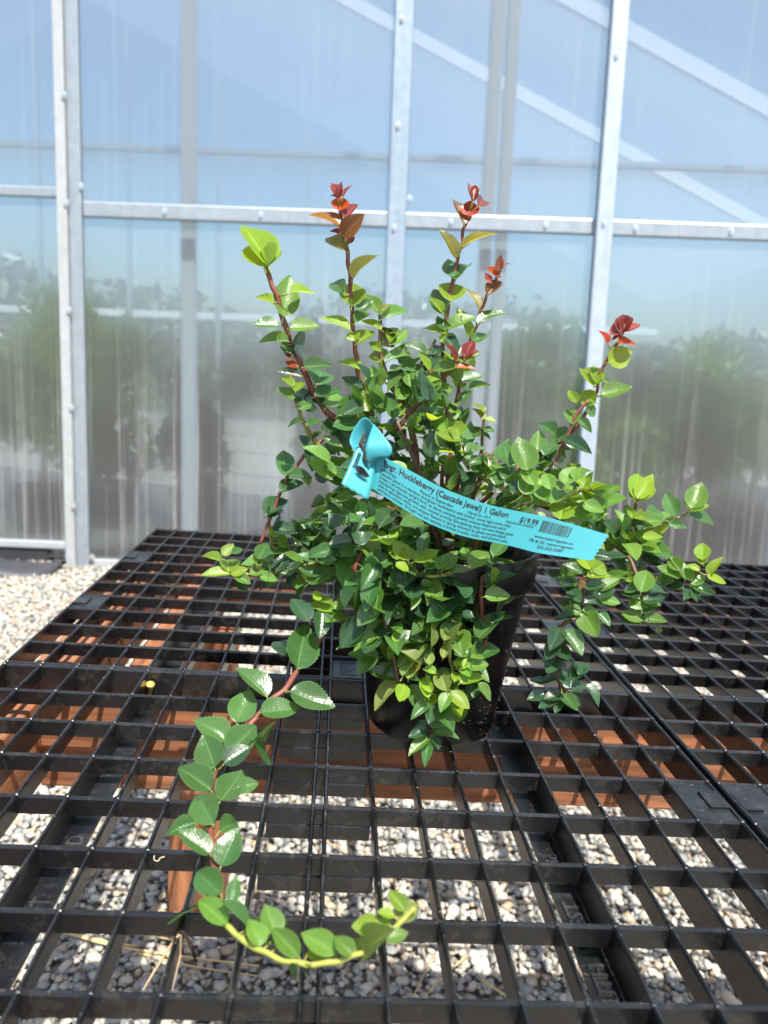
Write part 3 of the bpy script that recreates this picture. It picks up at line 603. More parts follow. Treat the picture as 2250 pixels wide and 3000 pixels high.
# twig between the two left shoots and stem A
traced(V2, .6, [(700, 1640, .585), (700, 1730, .585), (725, 1820, .585), (760, 1930, .585), (795, 2030, .585), (850, 2130, .587), (920, 2230, .59), (1000, 2300, .60)], [
 (705, 1750, 620, 1650, 55, 'yg'), (735, 1790, 800, 1700, 70, 'yg'), (715, 1860, 575, 1740, 75, 'mid'), (760, 1930, 870, 1880, 100, 'light', .01), (750, 1900, 840, 1830, 120, 'dark', .015), (780, 2035, 660, 2060, 40, 'mid'), (830, 2070, 950, 2020, 70, 'mid'), (880, 2120, 920, 2160, 50, 'dark')], .0014, .0020, STEMG)
traced(V2, .63, [(1415, 1170, .64), (1425, 1300, .64), (1415, 1400, .64), (1440, 1560, .64), (1500, 1730, .64), (1590, 1880, .64), (1640, 1960, .64), (1720, 2300, .64), (1740, 2800, .637)], [
 (1415, 1155, 1510, 1075, 60, 'olive'), (1440, 1200, 1655, 1115, 120, 'light'), (1410, 1160, 1300, 975, 95, 'light'), (1430, 1290, 1255, 1200, 85, 'yg'), (1510, 1410, 1645, 1290, 100, 'light'), (1540, 1310, 1440, 1380, 120, 'dark', .01), (1500, 1390, 1550, 1250, 70, 'yg'), (1430, 1460, 1330, 1380, 60, 'yg'), (1430, 1555, 1395, 1455, 130, 'yg'), (1480, 1540, 1660, 1465, 90, 'light'), (1500, 1700, 1640, 1610, 90, 'dark'), (1510, 1730, 1380, 1660, 80, 'dark'), (1560, 1850, 1650, 1740, 110, 'light'), (1580, 1990, 1560, 1890, 110, 'yg'), (1500, 1620, 1600, 1580, 80, 'mid')], .0015, .0022, STEMB)
# red tipped shoot, middle
traced(V3, .66, [(612, 370, .655), (575, 480, .655), (560, 600, .655), (530, 700, .655), (500, 830, .655), (485, 900, .655), (455, 1060, .655), (440, 1180, .655), (430, 1300, .655), (405, 1450, .653), (410, 1600, .65), (420, 1750, .65), (435, 1900, .648), (455, 2050, .645), (470, 2300, .64), (430, 2700, .638)], [
 (645, 250, 615, 100, 55, 'red', .004), (655, 245, 668, 100, 75, 'red', -.004), (660, 245, 702, 115, 60, 'red', 0), (620, 368, 630, 255, 152, 'orange', -.008), (580, 440, 510, 205, 92, 'brown', .006), (690, 290, 758, 203, 100, 'pink', .004), (515, 705, 428, 455, 95, 'olive', -.006), (565, 625, 825, 435, 52, 'olive'), (510, 885, 600, 675, 180, 'mid', .014), (490, 860, 450, 740, 100, 'mid', .014), (465, 1058, 495, 887, 220, 'yg', -.006), (420, 1165, 330, 945, 125, 'mid'), (400, 1150, 320, 1020, 60, 'yg'), (435, 1320, 255, 1262, 115, 'yg'), (430, 1400, 440, 1300, 90, 'yg', -.01), (445, 1285, 660, 1138, 95, 'light'), (420, 1290, 360, 1190, 90, 'mid', .01), (440, 1350, 525, 1480, 110, 'dark', .012), (430, 1330, 300, 1200, 90, 'yg', .012), (340, 1500, 380, 1380, 80, 'dark', .015), (480, 1260, 480, 1150, 90, 'mid', .012), (445, 1340, 520, 1338, 40, 'light')], .0013, .0022, STEMR)
traced(V3, .66, [(850, 850, .66), (770, 1010, .66), (720, 1120, .66), (690, 1230, .66), (650, 1330, .66), (610, 1420, .66), (570, 1560, .658), (545, 1720, .656), (520, 1860, .654), (510, 1980, .65), (530, 2300, .645), (480, 2700, .64)], [
 (855, 815, 880, 690, 72, 'red', 0), (865, 820, 932, 715, 50, 'red', 0), (850, 865, 765, 768, 95, 'orange', -.006), (800, 905, 752, 830, 62, 'pink', -.004), (850, 870, 880, 830, 40, 'pink', 0), (770, 1012, 885, 873, 112, 'brown', -.006), (700, 1112, 610, 932, 50, 'olive'), (690, 1245, 920, 1110, 65, 'mid'), (640, 1385, 775, 1325, 120, 'mid'), (625, 1340, 590, 1170, 65, 'yg'), (620, 1260, 520, 1130, 70, 'yg', .01), (555, 1705, 738, 1650, 72, 'mid'), (545, 1750, 600, 1720, 50, 'yg'), (525, 1865, 645, 1800, 75, 'mid'), (510, 1970, 590, 1960, 90, 'mid')], .0012, .0019, STEMR)
traced(V3, .64, [(590, 1480, .625), (500, 1570, .626), (390, 1700, .63), (250, 1850, .635), (150, 1960, .64), (20, 2100, .64)], [
 (580, 1515, 660, 1365, 115, 'red', -.004), (605, 1515, 692, 1435, 80, 'pink', .004), (510, 1550, 452, 1382, 38, 'red'), (510, 1600, 668, 1585, 34, 'orange'), (515, 1575, 320, 1610, 110, 'light'), (590, 1540, 660, 1500, 50, 'yg'), (440, 1540, 380, 1490, 70, 'yg'), (480, 1540, 500, 1480, 110, 'yg'), (390, 1700, 250, 1690, 50, 'yg'), (410, 1740, 280, 1730, 90, 'dark'), (300, 1620, 210, 1475, 50, 'yg'), (290, 1640, 340, 1600, 40, 'red')], .0012, .0018, STEMR)
traced(V3, .64, [(345, 1370, .65), (270, 1500, .65), (180, 1650, .648), (130, 1800, .645), (60, 2000, .64)], [
 (265, 1490, 95, 1378, 60, 'mid'), (275, 1490, 290, 1440, 50, 'mid'), (180, 1620, 40, 1500, 80, 'mid'), (180, 1660, 220, 1560, 100, 'mid'), (170, 1690, 0, 1650, 80, 'light'), (200, 1790, 60, 1750, 140, 'mid'), (280, 1530, 365, 1500, 70, 'dark')], .0012, .0018, STEMB)
traced(V3, .64, [(740, 1950, .635), (735, 2050, .635), (725, 2200, .635), (700, 2400, .63)], [
 (725, 2020, 660, 1905, 50, 'olive'), (738, 1960, 670, 1850, 42, 'yg'), (745, 2010, 842, 2035, 60, 'yg'), (735, 2090, 832, 2120, 55, 'mid'), (725, 2130, 800, 2170, 50, 'mid'), (720, 2150, 640, 2080, 80, 'mid')], .0011, .0015, STEMB)
# upright twig left of it
traced(V3, .63, [(255, 1740, .615), (250, 1850, .615), (280, 1980, .615), (310, 2100, .617), (300, 2300, .62)], [
 (250, 1740, 180, 1640, 40, 'mid'), (260, 1720, 380, 1680, 60, 'yg'), (245, 1830, 160, 1760, 70, 'mid'), (270, 1960, 430, 1930, 90, 'mid'), (320, 2100, 200, 2020, 100, 'dark'), (270, 1900, 400, 1830, 80, 'mid'), (540, 2150, 470, 2020, 140, 'yg'), (545, 2150, 620, 2080, 130, 'mid'), (530, 2180, 330, 2140, 100, 'yg'), (560, 2190, 680, 2130, 90, 'mid')], .0012, .0016, STEMG)
# right shoot with red tip
traced(V4, .66, [(1025, -20, .655), (1005, 10, .655), (965, 75, .655), (930, 150, .655), (915, 230, .655), (870, 310, .655), (830, 375, .655), (780, 425, .655), (710, 460, .655), (650, 500, .653), (590, 535, .65), (480, 640, .645), (350, 760, .64)], [
 (1028, -35, 1035, -125, 52, 'red', 0), (1030, -38, 1060, -120, 45, 'red', 0), (1035, -40, 1108, -78, 52, 'pink', 0), (1022, -30, 988, -78, 70, 'pink', -.004), (1035, -35, 1015, -55, 60, 'red', -.01), (965, 10, 940, -50, 22, 'orange'), (1010, 5, 1092, 8, 26, 'orange'), (968, 90, 1062, 45, 90, 'yg'), (905, 195, 865, 98, 85, 'yg'), (928, 185, 905, 100, 45, 'yg', -.01), (935, 160, 960, 150, 25, 'yg'), (938, 235, 1072, 200, 75, 'light'), (915, 265, 848, 222, 70, 'yg'), (835, 268, 798, 215, 32, 'yg'), (815, 358, 808, 268, 70, 'light'), (740, 405, 668, 325, 50, 'mid'), (845, 338, 897, 380, 42, 'mid'), (780, 425, 740, 385, 80, 'mid'), (780, 422, 895, 470, 55, 'dark'), (665, 480, 670, 382, 72, 'light'), (770, 465, 845, 455, 42, 'mid'), (740, 490, 780, 500, 45, 'mid'), (870, 300, 920, 290, 60, 'mid'), (700, 460, 620, 480, 60, 'dark'), (640, 520, 760, 545, 60, 'dark'), (690, 560, 760, 600, 70, 'mid')], .0013, .0021, STEMR)
traced(V4, .66, [(880, 255, .65), (830, 320, .65), (780, 430, .65), (745, 510, .65), (700, 580, .65)], [], .0013, .0016, STEMR)
# golden twig in the crown front
traced(V4, .6, [(300, 380, .585), (330, 460, .58), (360, 540, .575), (430, 590, .57), (500, 630, .565), (600, 665, .56), (690, 705, .555), (760, 690, .55), (840, 640, .55)], [
 (325, 410, 310, 335, 80, 'yg'), (330, 420, 215, 405, 50, 'yg'), (330, 440, 240, 425, 40, 'mid'), (350, 480, 440, 455, 60, 'mid'), (370, 530, 450, 500, 60, 'mid'), (370, 560, 460, 545, 50, 'mid'), (440, 560, 380, 500, 80, 'mid'), (430, 580, 470, 510, 70, 'light'), (400, 620, 330, 600, 90, 'dark'), (480, 620, 530, 540, 80, 'mid'), (520, 600, 560, 520, 60, 'mid'), (560, 660, 600, 590, 60, 'dark'), (600, 660, 650, 570, 80, 'light'), (640, 690, 690, 630, 80, 'light'), (700, 690, 660, 600, 60, 'light'), (720, 700, 790, 640, 70, 'light'), (760, 770, 780, 690, 95, 'yg'), (850, 640, 945, 690, 110, 'yg'), (860, 640, 910, 620, 60, 'yg'), (900, 640, 980, 700, 90, 'mid', .015), (860, 700, 950, 740, 80, 'light', .02), (620, 560, 580, 420, 90, 'light', .03), (540, 540, 520, 430, 80, 'mid', .03), (650, 620, 600, 540, 80, 'light', .02), (780, 620, 830, 540, 60, 'light', .02), (830, 600, 850, 540, 50, 'light', .02), (720, 640, 700, 560, 70, 'light', .02), (880, 780, 850, 700, 60, 'light', .01), (780, 780, 830, 740, 60, 'light', .01)], .0013, .0020, STEMY, back=.010)
# right arm
traced(V6, .62, [(870, 265, .605), (860, 310, .605), (838, 400, .605), (860, 480, .605), (890, 570, .607), (910, 650, .61), (800, 640, .615), (650, 560, .62), (400, 520, .625)], [
 (870, 265, 975, 100, 110, 'yg', -.006), (880, 275, 965, 135, 130, 'yg', .006), (855, 265, 880, 75, 90, 'yg', .0), (845, 270, 850, 190, 50, 'olive', .004), (835, 400, 812, 305, 42, 'yg'), (842, 398, 918, 390, 60, 'yg'), (880, 425, 1058, 402, 112, 'light'), (905, 570, 925, 458, 105, 'light'), (955, 565, 1065, 505, 92, 'light'), (890, 585, 1032, 640, 100, 'light'), (830, 560, 760, 480, 110, 'mid'), (780, 450, 720, 330, 90, 'light', .01), (820, 470, 760, 400, 80, 'light', .01), (800, 490, 710, 420, 90, 'dark', .005), (800, 540, 710, 560, 80, 'light'), (740, 610, 880, 600, 70, 'dark'), (950, 640, 1080, 650, 80, 'mid', .01), (900, 680, 1060, 700, 100, 'dark', .01), (850, 700, 720, 680, 90, 'dark', .01), (820, 760, 900, 690, 100, 'dark', .01), (640, 640, 600, 560, 80, 'light', .01)], .0014, .0022, STEMB, back=.010)
traced(V6, .62, [(1245, 345, .60), (1160, 395, .602), (1080, 430, .604), (970, 468, .607), (890, 500, .61)], [
 (1250, 335, 1315, 160, 132, 'light', .004), (1240, 345, 1372, 292, 90, 'yg', -.01), (1245, 340, 1235, 255, 70, 'yg', -.01), (1140, 385, 1068, 220, 82, 'mid'), (1222, 372, 1415, 430, 72, 'mid'), (1085, 440, 1215, 465, 62, 'mid'), (1100, 430, 1090, 375, 60, 'yg')], .0010, .0014, STEMG)
traced(V6, .62, [(1310, 700, .585), (1285, 780, .585), (1240, 860, .588), (1200, 890, .59), (1100, 870, .595), (980, 800, .60), (880, 740, .605)], [
 (1320, 690, 1325, 568, 105, 'yg'), (1330, 720, 1300, 630, 70, 'yg', -.006), (1300, 765, 1215, 715, 62, 'yg'), (1245, 830, 1190, 715, 62, 'light'), (1375, 795, 1425, 655, 62, 'yg'), (1360, 795, 1485, 865, 62, 'yg'), (1250, 868, 1415, 925, 82, 'mid'), (1250, 865, 1340, 800, 82, 'light'), (1270, 890, 1285, 980, 52, 'dark'), (1240, 900, 1200, 960, 60, 'dark'), (1175, 805, 1000, 742, 102, 'light'), (1170, 760, 1085, 655, 112, 'light'), (1200, 820, 1150, 660, 60, 'light'), (1190, 890, 1060, 860, 80, 'dark'), (1070, 850, 980, 790, 90, 'light'), (1110, 840, 1040, 790, 80, 'mid')], .0011, .0016, STEMB)
traced(V6, .6, [(905, 1115, .572), (905, 1030, .573), (895, 915, .575), (870, 820, .58), (840, 720, .59), (780, 640, .60)], [
 (895, 912, 945, 742, 130, 'light'), (900, 1035, 878, 922, 115, 'light'), (905, 1112, 755, 1050, 112, 'light'), (915, 1112, 1085, 1080, 92, 'light'), (890, 1130, 750, 1110, 70, 'dark', .008), (940, 1100, 1080, 1140, 60, 'dark', .01), (870, 900, 790, 850, 90, 'mid', .008), (880, 960, 750, 900, 90, 'dark', .01), (910, 970, 1065, 960, 100, 'dark'), (940, 900, 1080, 880, 90, 'dark', .008), (830, 840, 800, 800, 50, 'yg'), (930, 1000, 1040, 980, 50, 'light'), (900, 1060, 990, 1010, 70, 'mid', .01)], .0012, .0016, STEMB, back=.010)
# front right hanging cluster
traced(V6, .56, [(520, 760, .555), (510, 830, .555), (500, 920, .555), (490, 1000, .552), (480, 1075, .55), (400, 1110, .548), (330, 1165, .546), (290, 1270, .545), (285, 1400, .545), (330, 1540, .545), (360, 1610, .545)], [
 (545, 755, 455, 608, 112, 'yg'), (565, 770, 645, 705, 110, 'yg', -.008), (570, 780, 510, 715, 60, 'olive', -.012), (485, 785, 360, 705, 82, 'mid'), (520, 800, 692, 785, 82, 'yg'), (450, 862, 322, 818, 92, 'light'), (440, 850, 330, 860, 60, 'dark', .01), (500, 880, 650, 850, 80, 'dark', -.01), (600, 905, 750, 815, 82, 'light'), (480, 1062, 355, 1010, 115, 'light'), (480, 1072, 298, 1070, 82, 'dark', .008), (490, 1042, 618, 1075, 100, 'light'), (500, 1060, 600, 1232, 112, 'light'), (600, 1060, 685, 1145, 82, 'mid', .008), (620, 965, 755, 990, 92, 'light'), (500, 990, 635, 960, 110, 'dark', -.01), (400, 900, 480, 990, 90, 'dark'), (600, 930, 720, 900, 90, 'dark', .01), (440, 920, 340, 880, 70, 'dark', .012), (520, 850, 470, 820, 60, 'brown', -.01), (360, 1175, 495, 1342, 132, 'mid'), (330, 1165, 270, 1300, 110, 'dark'), (300, 1270, 235, 1390, 100, 'dark'), (310, 1280, 400, 1400, 110, 'dark'), (290, 1380, 240, 1490, 90, 'dark'), (300, 1390, 390, 1500, 100, 'dark'), (420, 1535, 485, 1380, 92, 'dark'), (465, 1490, 535, 1400, 70, 'dark'), (510, 1558, 628, 1672, 82, 'dark'), (420, 1600, 520, 1530, 90, 'dark'), (345, 1620, 220, 1655, 85, 'dark'), (350, 1620, 455, 1740, 85, 'mid'), (225, 1620, 105, 1655, 75, 'dark'), (240, 1540, 120, 1520, 60, 'dark'), (300, 1660, 180, 1725, 62, 'dark'), (330, 1670, 300, 1750, 62, 'dark'), (340, 1480, 400, 1570, 90, 'dark'), (300, 1500, 210, 1540, 80, 'dark'), (420, 1640, 480, 1700, 60, 'dark')], .0014, .0019, STEMB, back=.010)
# front mass over the pot
traced(V5, .54, [(110, 340, .535), (160, 410, .535), (240, 440, .536), (340, 440, .538), (420, 415, .54), (540, 390, .545), (700, 330, .55)], [
 (105, 335, 10, 210, 112, 'yg'), (110, 330, 100, 220, 90, 'yg', -.01), (150, 345, 322, 275, 112, 'yg'), (400, 425, 545, 388, 122, 'mid'), (345, 400, 455, 268, 92, 'light'), (320, 400, 370, 290, 80, 'light'), (525, 370, 682, 282, 112, 'light'), (700, 312, 800, 180, 92, 'mid'), (690, 385, 705, 532, 52, 'yg'), (640, 350, 700, 330, 70, 'mid'), (230, 400, 280, 310, 90, 'light', .01), (200, 280, 240, 130, 80, 'mid'), (510, 320, 490, 240, 70, 'light'), (30, 350, 110, 420, 90, 'yg', .01), (350, 230, 430, 190, 70, 'dark', .02)], .0013, .0017, STEMY, back=.010)
traced(V5, .545, [(620, 430, .548), (615, 620, .546), (620, 740, .548), (640, 900, .55), (600, 1100, .552)], [
 (640, 590, 822, 575, 142, 'light'), (560, 590, 510, 440, 95, 'dark', .01), (720, 470, 860, 440, 90, 'dark', .012), (590, 885, 772, 680, 112, 'mid'), (700, 770, 845, 678, 62, 'dark', .01), (590, 1015, 745, 885, 142, 'mid'), (480, 935, 525, 725, 132, 'mid'), (560, 730, 450, 700, 90, 'dark', .01), (740, 600, 800, 660, 80, 'dark', .01), (660, 520, 740, 420, 100, 'dark', .012)], .0019, .0016, STEMR, back=.010)
traced(V5, .54, [(430, 1240, .532), (420, 1120, .533), (390, 980, .535), (430, 880, .536), (450, 790, .535), (410, 745, .533)], [
 (400, 985, 440, 770, 32, 'pale'), (270, 935, 275, 770, 42, 'pale'), (70, 1140, 245, 910, 72, 'pale'), (110, 1160, 140, 1030, 70, 'pale'), (170, 1110, 140, 990, 60, 'olive'), (360, 895, 405, 735, 75, 'pale'), (350, 1015, 385, 900, 55, 'pale'), (250, 1060, 260, 960, 70, 'pale'), (375, 1245, 320, 1080, 110, 'pale'), (430, 965, 525, 1010, 82, 'light'), (540, 1010, 610, 960, 90, 'light'), (510, 950, 530, 890, 60, 'light'), (450, 1070, 430, 1015, 50, 'yg'), (470, 1190, 625, 1110, 115, 'yg'), (480, 1090, 520, 1020, 60, 'yg'), (520, 1080, 670, 1050, 92, 'light'), (410, 1250, 530, 1375, 105, 'yg'), (395, 1260, 330, 1380, 92, 'light'), (250, 1290, 185, 1170, 70, 'yg'), (275, 1250, 200, 1140, 60, 'yg', .006), (595, 1190, 688, 1310, 62, 'light'), (430, 1180, 440, 1100, 60, 'yg'), (560, 1290, 600, 1220, 60, 'dark'), (180, 1040, 90, 940, 50, 'pale'), (300, 1120, 210, 1080, 60, 'yg', .006)], .0010, .0013, STEMG, back=.010)
traced(V5, .545, [(410, 1260, .54), (350, 1370, .54), (300, 1470, .54), (270, 1570, .54), (250, 1640, .54)], [
 (255, 1330, 130, 1425, 85, 'mid'), (330, 1385, 425, 1510, 102, 'mid'), (275, 1340, 255, 1470, 90, 'dark'), (290, 1545, 472, 1548, 62, 'mid'), (255, 1570, 108, 1672, 82, 'light'), (290, 1560, 322, 1650, 62, 'dark'), (250, 1600, 225, 1740, 72, 'mid'), (240, 1500, 110, 1570, 80, 'dark'), (220, 1510, 170, 1440, 80, 'dark'), (330, 1500, 320, 1420, 80, 'mid'), (240, 1640, 190, 1600, 50, 'dark')], .0010, .0013, STEMG, back=.010)
traced(V5, .54, [(40, 1180, .535), (20, 1060, .537), (-20, 900, .54), (-60, 700, .545), (-40, 500, .55)], [
 (35, 900, 215, 850, 122, 'mid'), (240, 840, 272, 645, 132, 'light'), (155, 560, 90, 650, 110, 'light'), (150, 705, 225, 660, 105, 'dark'), (170, 590, 180, 520, 90, 'light', .01), (10, 900, 90, 820, 80, 'yg'), (80, 1200, 40, 1330, 70, 'yg'), (-10, 900, 60, 1020, 120, 'light'), (320, 640, 400, 540, 90, 'dark', .012), (330, 700, 420, 650, 110, 'mid', .01), (290, 560, 220, 620, 100, 'dark', .012), (420, 860, 370, 760, 90, 'mid', .01), (100, 480, 0, 440, 130, 'yg', .006), (120, 500, 200, 460, 90, 'dark', .01), (60, 660, 20, 740, 80, 'mid'), (200, 500, 290, 490, 70, 'light')], .0014, .0018, STEMB, back=.010)
# left sprig and left mass
traced(VK, .59, [(290, 430, .575), (420, 432, .577), (490, 442, .578), (600, 420, .58), (720, 390, .585), (830, 365, .59), (1000, 330, .60)], [
 (283, 420, 283, 268, 110, 'yg', -.012), (290, 430, 90, 430, 95, 'yg'), (225, 340, 97, 290, 82, 'yg'), (240, 300, 318, 225, 55, 'yg', .01), (300, 432, 418, 390, 72, 'yg'), (310, 290, 380, 250, 40, 'mid', .015), (330, 440, 440, 495, 82, 'light'), (360, 460, 405, 540, 82, 'dark'), (500, 370, 460, 340, 60, 'dark'), (480, 375, 500, 290, 62, 'yg'), (430, 430, 545, 395, 90, 'light'), (500, 450, 628, 470, 110, 'light'), (570, 400, 575, 280, 120, 'dark', .01), (490, 330, 555, 210, 85, 'mid', .01), (620, 410, 700, 290, 80, 'dark', .01), (700, 400, 780, 270, 100, 'dark', .01), (640, 420, 720, 440, 60, 'mid')], .0012, .0017, STEMG)
traced(VK, .6, [(570, 80, .605), (575, 180, .605), (600, 245, .605), (680, 250, .605), (760, 228, .606), (850, 215, .61), (1000, 180, .615)], [
 (575, 165, 682, 100, 82, 'yg'), (620, 215, 718, 185, 92, 'light'), (590, 110, 762, 150, 112, 'dark', .012), (700, 215, 800, 225, 60, 'dark'), (760, 220, 800, 140, 100, 'dark'), (840, 200, 860, 110, 120, 'dark'), (800, 160, 850, 200, 70, 'light', -.008), (890, 160, 900, 90, 110, 'dark', .006)], .0012, .0016, STEMG)
traced(VK, .58, [(1330, 60, .575), (1290, 130, .572), (1220, 270, .568), (1130, 440, .564), (1060, 600, .56), (1000, 720, .555), (900, 900, .55), (760, 1100, .545)], [
 (1080, 520, 1232, 278, 195, 'mid', -.012), (1230, 380, 1455, 315, 142, 'mid'), (835, 500, 1030, 385, 125, 'mid'), (1190, 232, 1215, 45, 125, 'dark'), (1330, 110, 1440, -40, 120, 'dark'), (905, 342, 905, 195, 100, 'dark'), (890, 345, 755, 300, 82, 'mid'), (905, 342, 1040, 330, 75, 'mid'), (905, 440, 760, 400, 72, 'mid'), (1055, 312, 985, 215, 95, 'mid'), (1070, 312, 1165, 215, 112, 'mid'), (1055, 100, 990, 15, 100, 'dark'), (1090, 100, 1075, 40, 50, 'yg'), (1100, 80, 1200, 20, 90, 'mid'), (1140, 200, 970, 230, 120, 'dark', .008), (960, 120, 1010, 40, 80, 'dark'), (1395, 195, 1225, 170, 65, 'yg'), (1500, 335, 1400, 190, 135, 'yg', -.012), (1400, 190, 1530, 110, 70, 'yg'), (1370, 420, 1520, 380, 90, 'mid'), (1300, 420, 1220, 360, 100, 'dark'), (1400, 130, 1420, 50, 90, 'dark'), (1480, 160, 1590, 90, 100, 'mid'), (1500, 60, 1590, -20, 110, 'mid'), (840, 760, 722, 590, 132, 'dark'), (930, 690, 920, 875, 135, 'dark'), (870, 600, 930, 560, 70, 'yg'), (1000, 692, 855, 610, 105, 'yg', -.01), (1000, 640, 900, 580, 60, 'yg'), (1010, 670, 1142, 610, 75, 'light'), (1215, 718, 1230, 498, 155, 'light', -.006), (1190, 850, 1060, 740, 130, 'mid'), (1240, 892, 1450, 750, 132, 'light', -.008), (1225, 912, 1028, 930, 92, 'light', -.008), (1325, 1003, 1110, 985, 92, 'light', -.01), (1440, 1050, 1335, 900, 125, 'light', -.01), (1350, 640, 1440, 720, 120, 'dark'), (1300, 600, 1380, 520, 110, 'dark'), (1440, 1155, 1232, 1095, 95, 'mid', -.006), (1445, 1160, 1330, 1040, 125, 'pale', -.012), (1465, 1180, 1270, 1330, 90, 'pale', -.014), (1490, 1190, 1500, 1320, 75, 'yg', -.012), (1420, 560, 1500, 440, 130, 'yg'), (1530, 640, 1600, 560, 100, 'light'), (1480, 760, 1560, 680, 110, 'light'), (1420, 850, 1560, 820, 100, 'mid'), (1480, 900, 1640, 880, 120, 'mid')], .0019, .0026, STEMR, back=.010)
traced(VL, .63, [(1395, 425, .61), (1340, 470, .605), (1270, 550, .60), (1220, 630, .597), (1170, 760, .594), (1120, 880, .59)], [
 (1340, 470, 1300, 398, 62, 'dark'), (1345, 465, 1352, 555, 62, 'dark'), (1232, 582, 1228, 463, 56, 'mid'), (1250, 580, 1348, 585, 60, 'mid'), (1210, 650, 1312, 595, 72, 'dark'), (1150, 752, 1242, 668, 82, 'dark'), (1160, 760, 1230, 700, 50, 'dark', .01), (1410, 400, 1480, 330, 60, 'dark'), (1400, 420, 1480, 460, 50, 'mid')], .0016, .0012, STEMR)
# big trailing branch in front, lying low over the grid
traced(VT, .5, [(900, 100, .083), (800, 240, .075), (690, 340, .066), (600, 450, .058), (470, 590, .048), (380, 720, .041), (360, 800, .038), (345, 880, .035), (340, 1000, .033), (350, 1100, .031), (360, 1200, .030), (372, 1330, .029), (410, 1480, .028), (440, 1670, .026)], [
 (870, 125, 930, -150, 190, 'mid', .0), (830, 60, 770, -110, 130, 'dark', .02), (690, 295, 515, 90, 150, 'mid'), (830, 262, 1098, 365, 155, 'mid'), (650, 388, 890, 360, 135, 'mid'), (500, 452, 590, 258, 150, 'mid'), (440, 560, 268, 400, 155, 'mid'), (455, 640, 622, 455, 150, 'mid'), (600, 560, 712, 572, 105, 'mid', .02), (375, 728, 305, 530, 152, 'mid'), (430, 700, 590, 590, 100, 'dark', .03), (350, 862, 150, 705, 142, 'mid'), (405, 932, 535, 755, 155, 'mid'), (500, 850, 640, 815, 115, 'mid', .02), (365, 1068, 255, 878, 152, 'mid'), (250, 1060, 83, 1118, 115, 'mid'), (345, 1248, 150, 1095, 132, 'mid'), (400, 1110, 545, 1020, 130, 'mid'), (410, 1322, 515, 1100, 152, 'mid'), (410, 1492, 232, 1315, 152, 'mid'), (470, 1545, 505, 1382, 92, 'mid'), (300, 900, 260, 990, 70, 'dark', .02)], .0021, .0017, STEMR, True)
traced(VT, .5, [(440, 1670, .026), (480, 1720, .025), (560, 1785, .024), (700, 1860, .024), (850, 1908, .025), (1000, 1920, .027), (1150, 1890, .031), (1280, 1840, .036), (1400, 1750, .042), (1500, 1665, .048), (1585, 1580, .054)], [
 (445, 1680, 270, 1508, 115, 'light'), (575, 1690, 420, 1520, 62, 'mid'), (645, 1810, 595, 1620, 105, 'light'), (745, 1745, 680, 1548, 142, 'light'), (600, 1700, 600, 1600, 100, 'mid', .015), (885, 1872, 720, 1690, 105, 'light'), (760, 1800, 720, 1720, 90, 'mid', .012), (1112, 1852, 895, 1720, 135, 'light'), (935, 1850, 1060, 1872, 62, 'yg'), (1205, 1862, 1105, 1735, 105, 'light'), (1380, 1685, 1200, 1695, 132, 'yg'), (1290, 1842, 1400, 1700, 72, 'under', -.012), (1180, 1840, 1300, 1780, 80, 'yg'), (1410, 1762, 1548, 1735, 92, 'light'), (1460, 1622, 1358, 1600, 82, 'yg'), (1525, 1592, 1428, 1465, 92, 'yg'), (1470, 1645, 1612, 1545, 82, 'under', -.01), (1440, 1682, 1340, 1650, 52, 'yg'), (870, 1915, 840, 2040, 52, 'mid'), (950, 1925, 935, 2025, 36, 'dark'), (320, 1530, 310, 1590, 60, 'mid', .02)], .0015, .0013, STEMY, True, back=-.001)
# inner stems rising out of the soil
q = np.random.RandomState(3)
for i in range(16):
    a = q.uniform(0, 6.28); r = q.uniform(.004, .022); p0 = np.array([PX+r*math.cos(a), PY+r*math.sin(a), .137])
    e = np.array([PX+q.uniform(-.09, .085), PY+q.uniform(-.05, .05), .137+q.uniform(.05, .13)])
    m = (p0+e)/2+np.array([0, 0, .012]); stem([p0, m, e], .0024, .0013, STEMB if i % 3 else STEMR)
# short stalks that tie the traced leaves to their twigs
pm = MB()
for A_, B_, cl in PET: pm.tube([A_, (np.array(A_)+B_)/2+np.array([0, 0, -.0008]), B_], [.0007, .0006, .0005], 5)
o = pm.build('leaf_stalks', STEMG, shrub, True); o.location = -S0; tag(o, kind='stuff')
# inner leaves: the dense crown behind the traced outer ones
q = np.random.RandomState(21)
def fill(cx, cy, rx, ry, y0, y1, n, size, pal):
    for i in range(n):
        while True:
            a, b = q.uniform(-1, 1, 2)
            if a*a+b*b < 1: break
        P = at_y(cx+a*rx, cy+b*ry, q.uniform(y0, y1)); c = np.array([PX, PY, .19])
        out = P-c; out = out/np.linalg.norm(out); ax = out*.7+q.normal(0, .55, 3)+np.array([0, -.15, .1]); ax /= np.linalg.norm(ax)
        nn = np.array([0, -.35, .9])+q.normal(0, .45, 3)
        L = size*q.uniform(.7, 1.25); put_leaf(P, ax, nn, L, L*q.uniform(.56, .68), pal[q.randint(len(pal))], q.randint(11), 0)
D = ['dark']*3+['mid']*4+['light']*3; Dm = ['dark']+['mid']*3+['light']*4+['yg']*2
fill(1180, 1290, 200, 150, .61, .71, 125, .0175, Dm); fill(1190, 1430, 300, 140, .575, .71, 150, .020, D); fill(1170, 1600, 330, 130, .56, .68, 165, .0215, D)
fill(1190, 1780, 215, 140, .545, .562, 70, .022, D); fill(1560, 1450, 180, 120, .60, .70, 90, .0185, Dm); fill(1780, 1570, 160, 110, .595, .66, 60, .019, Dm)
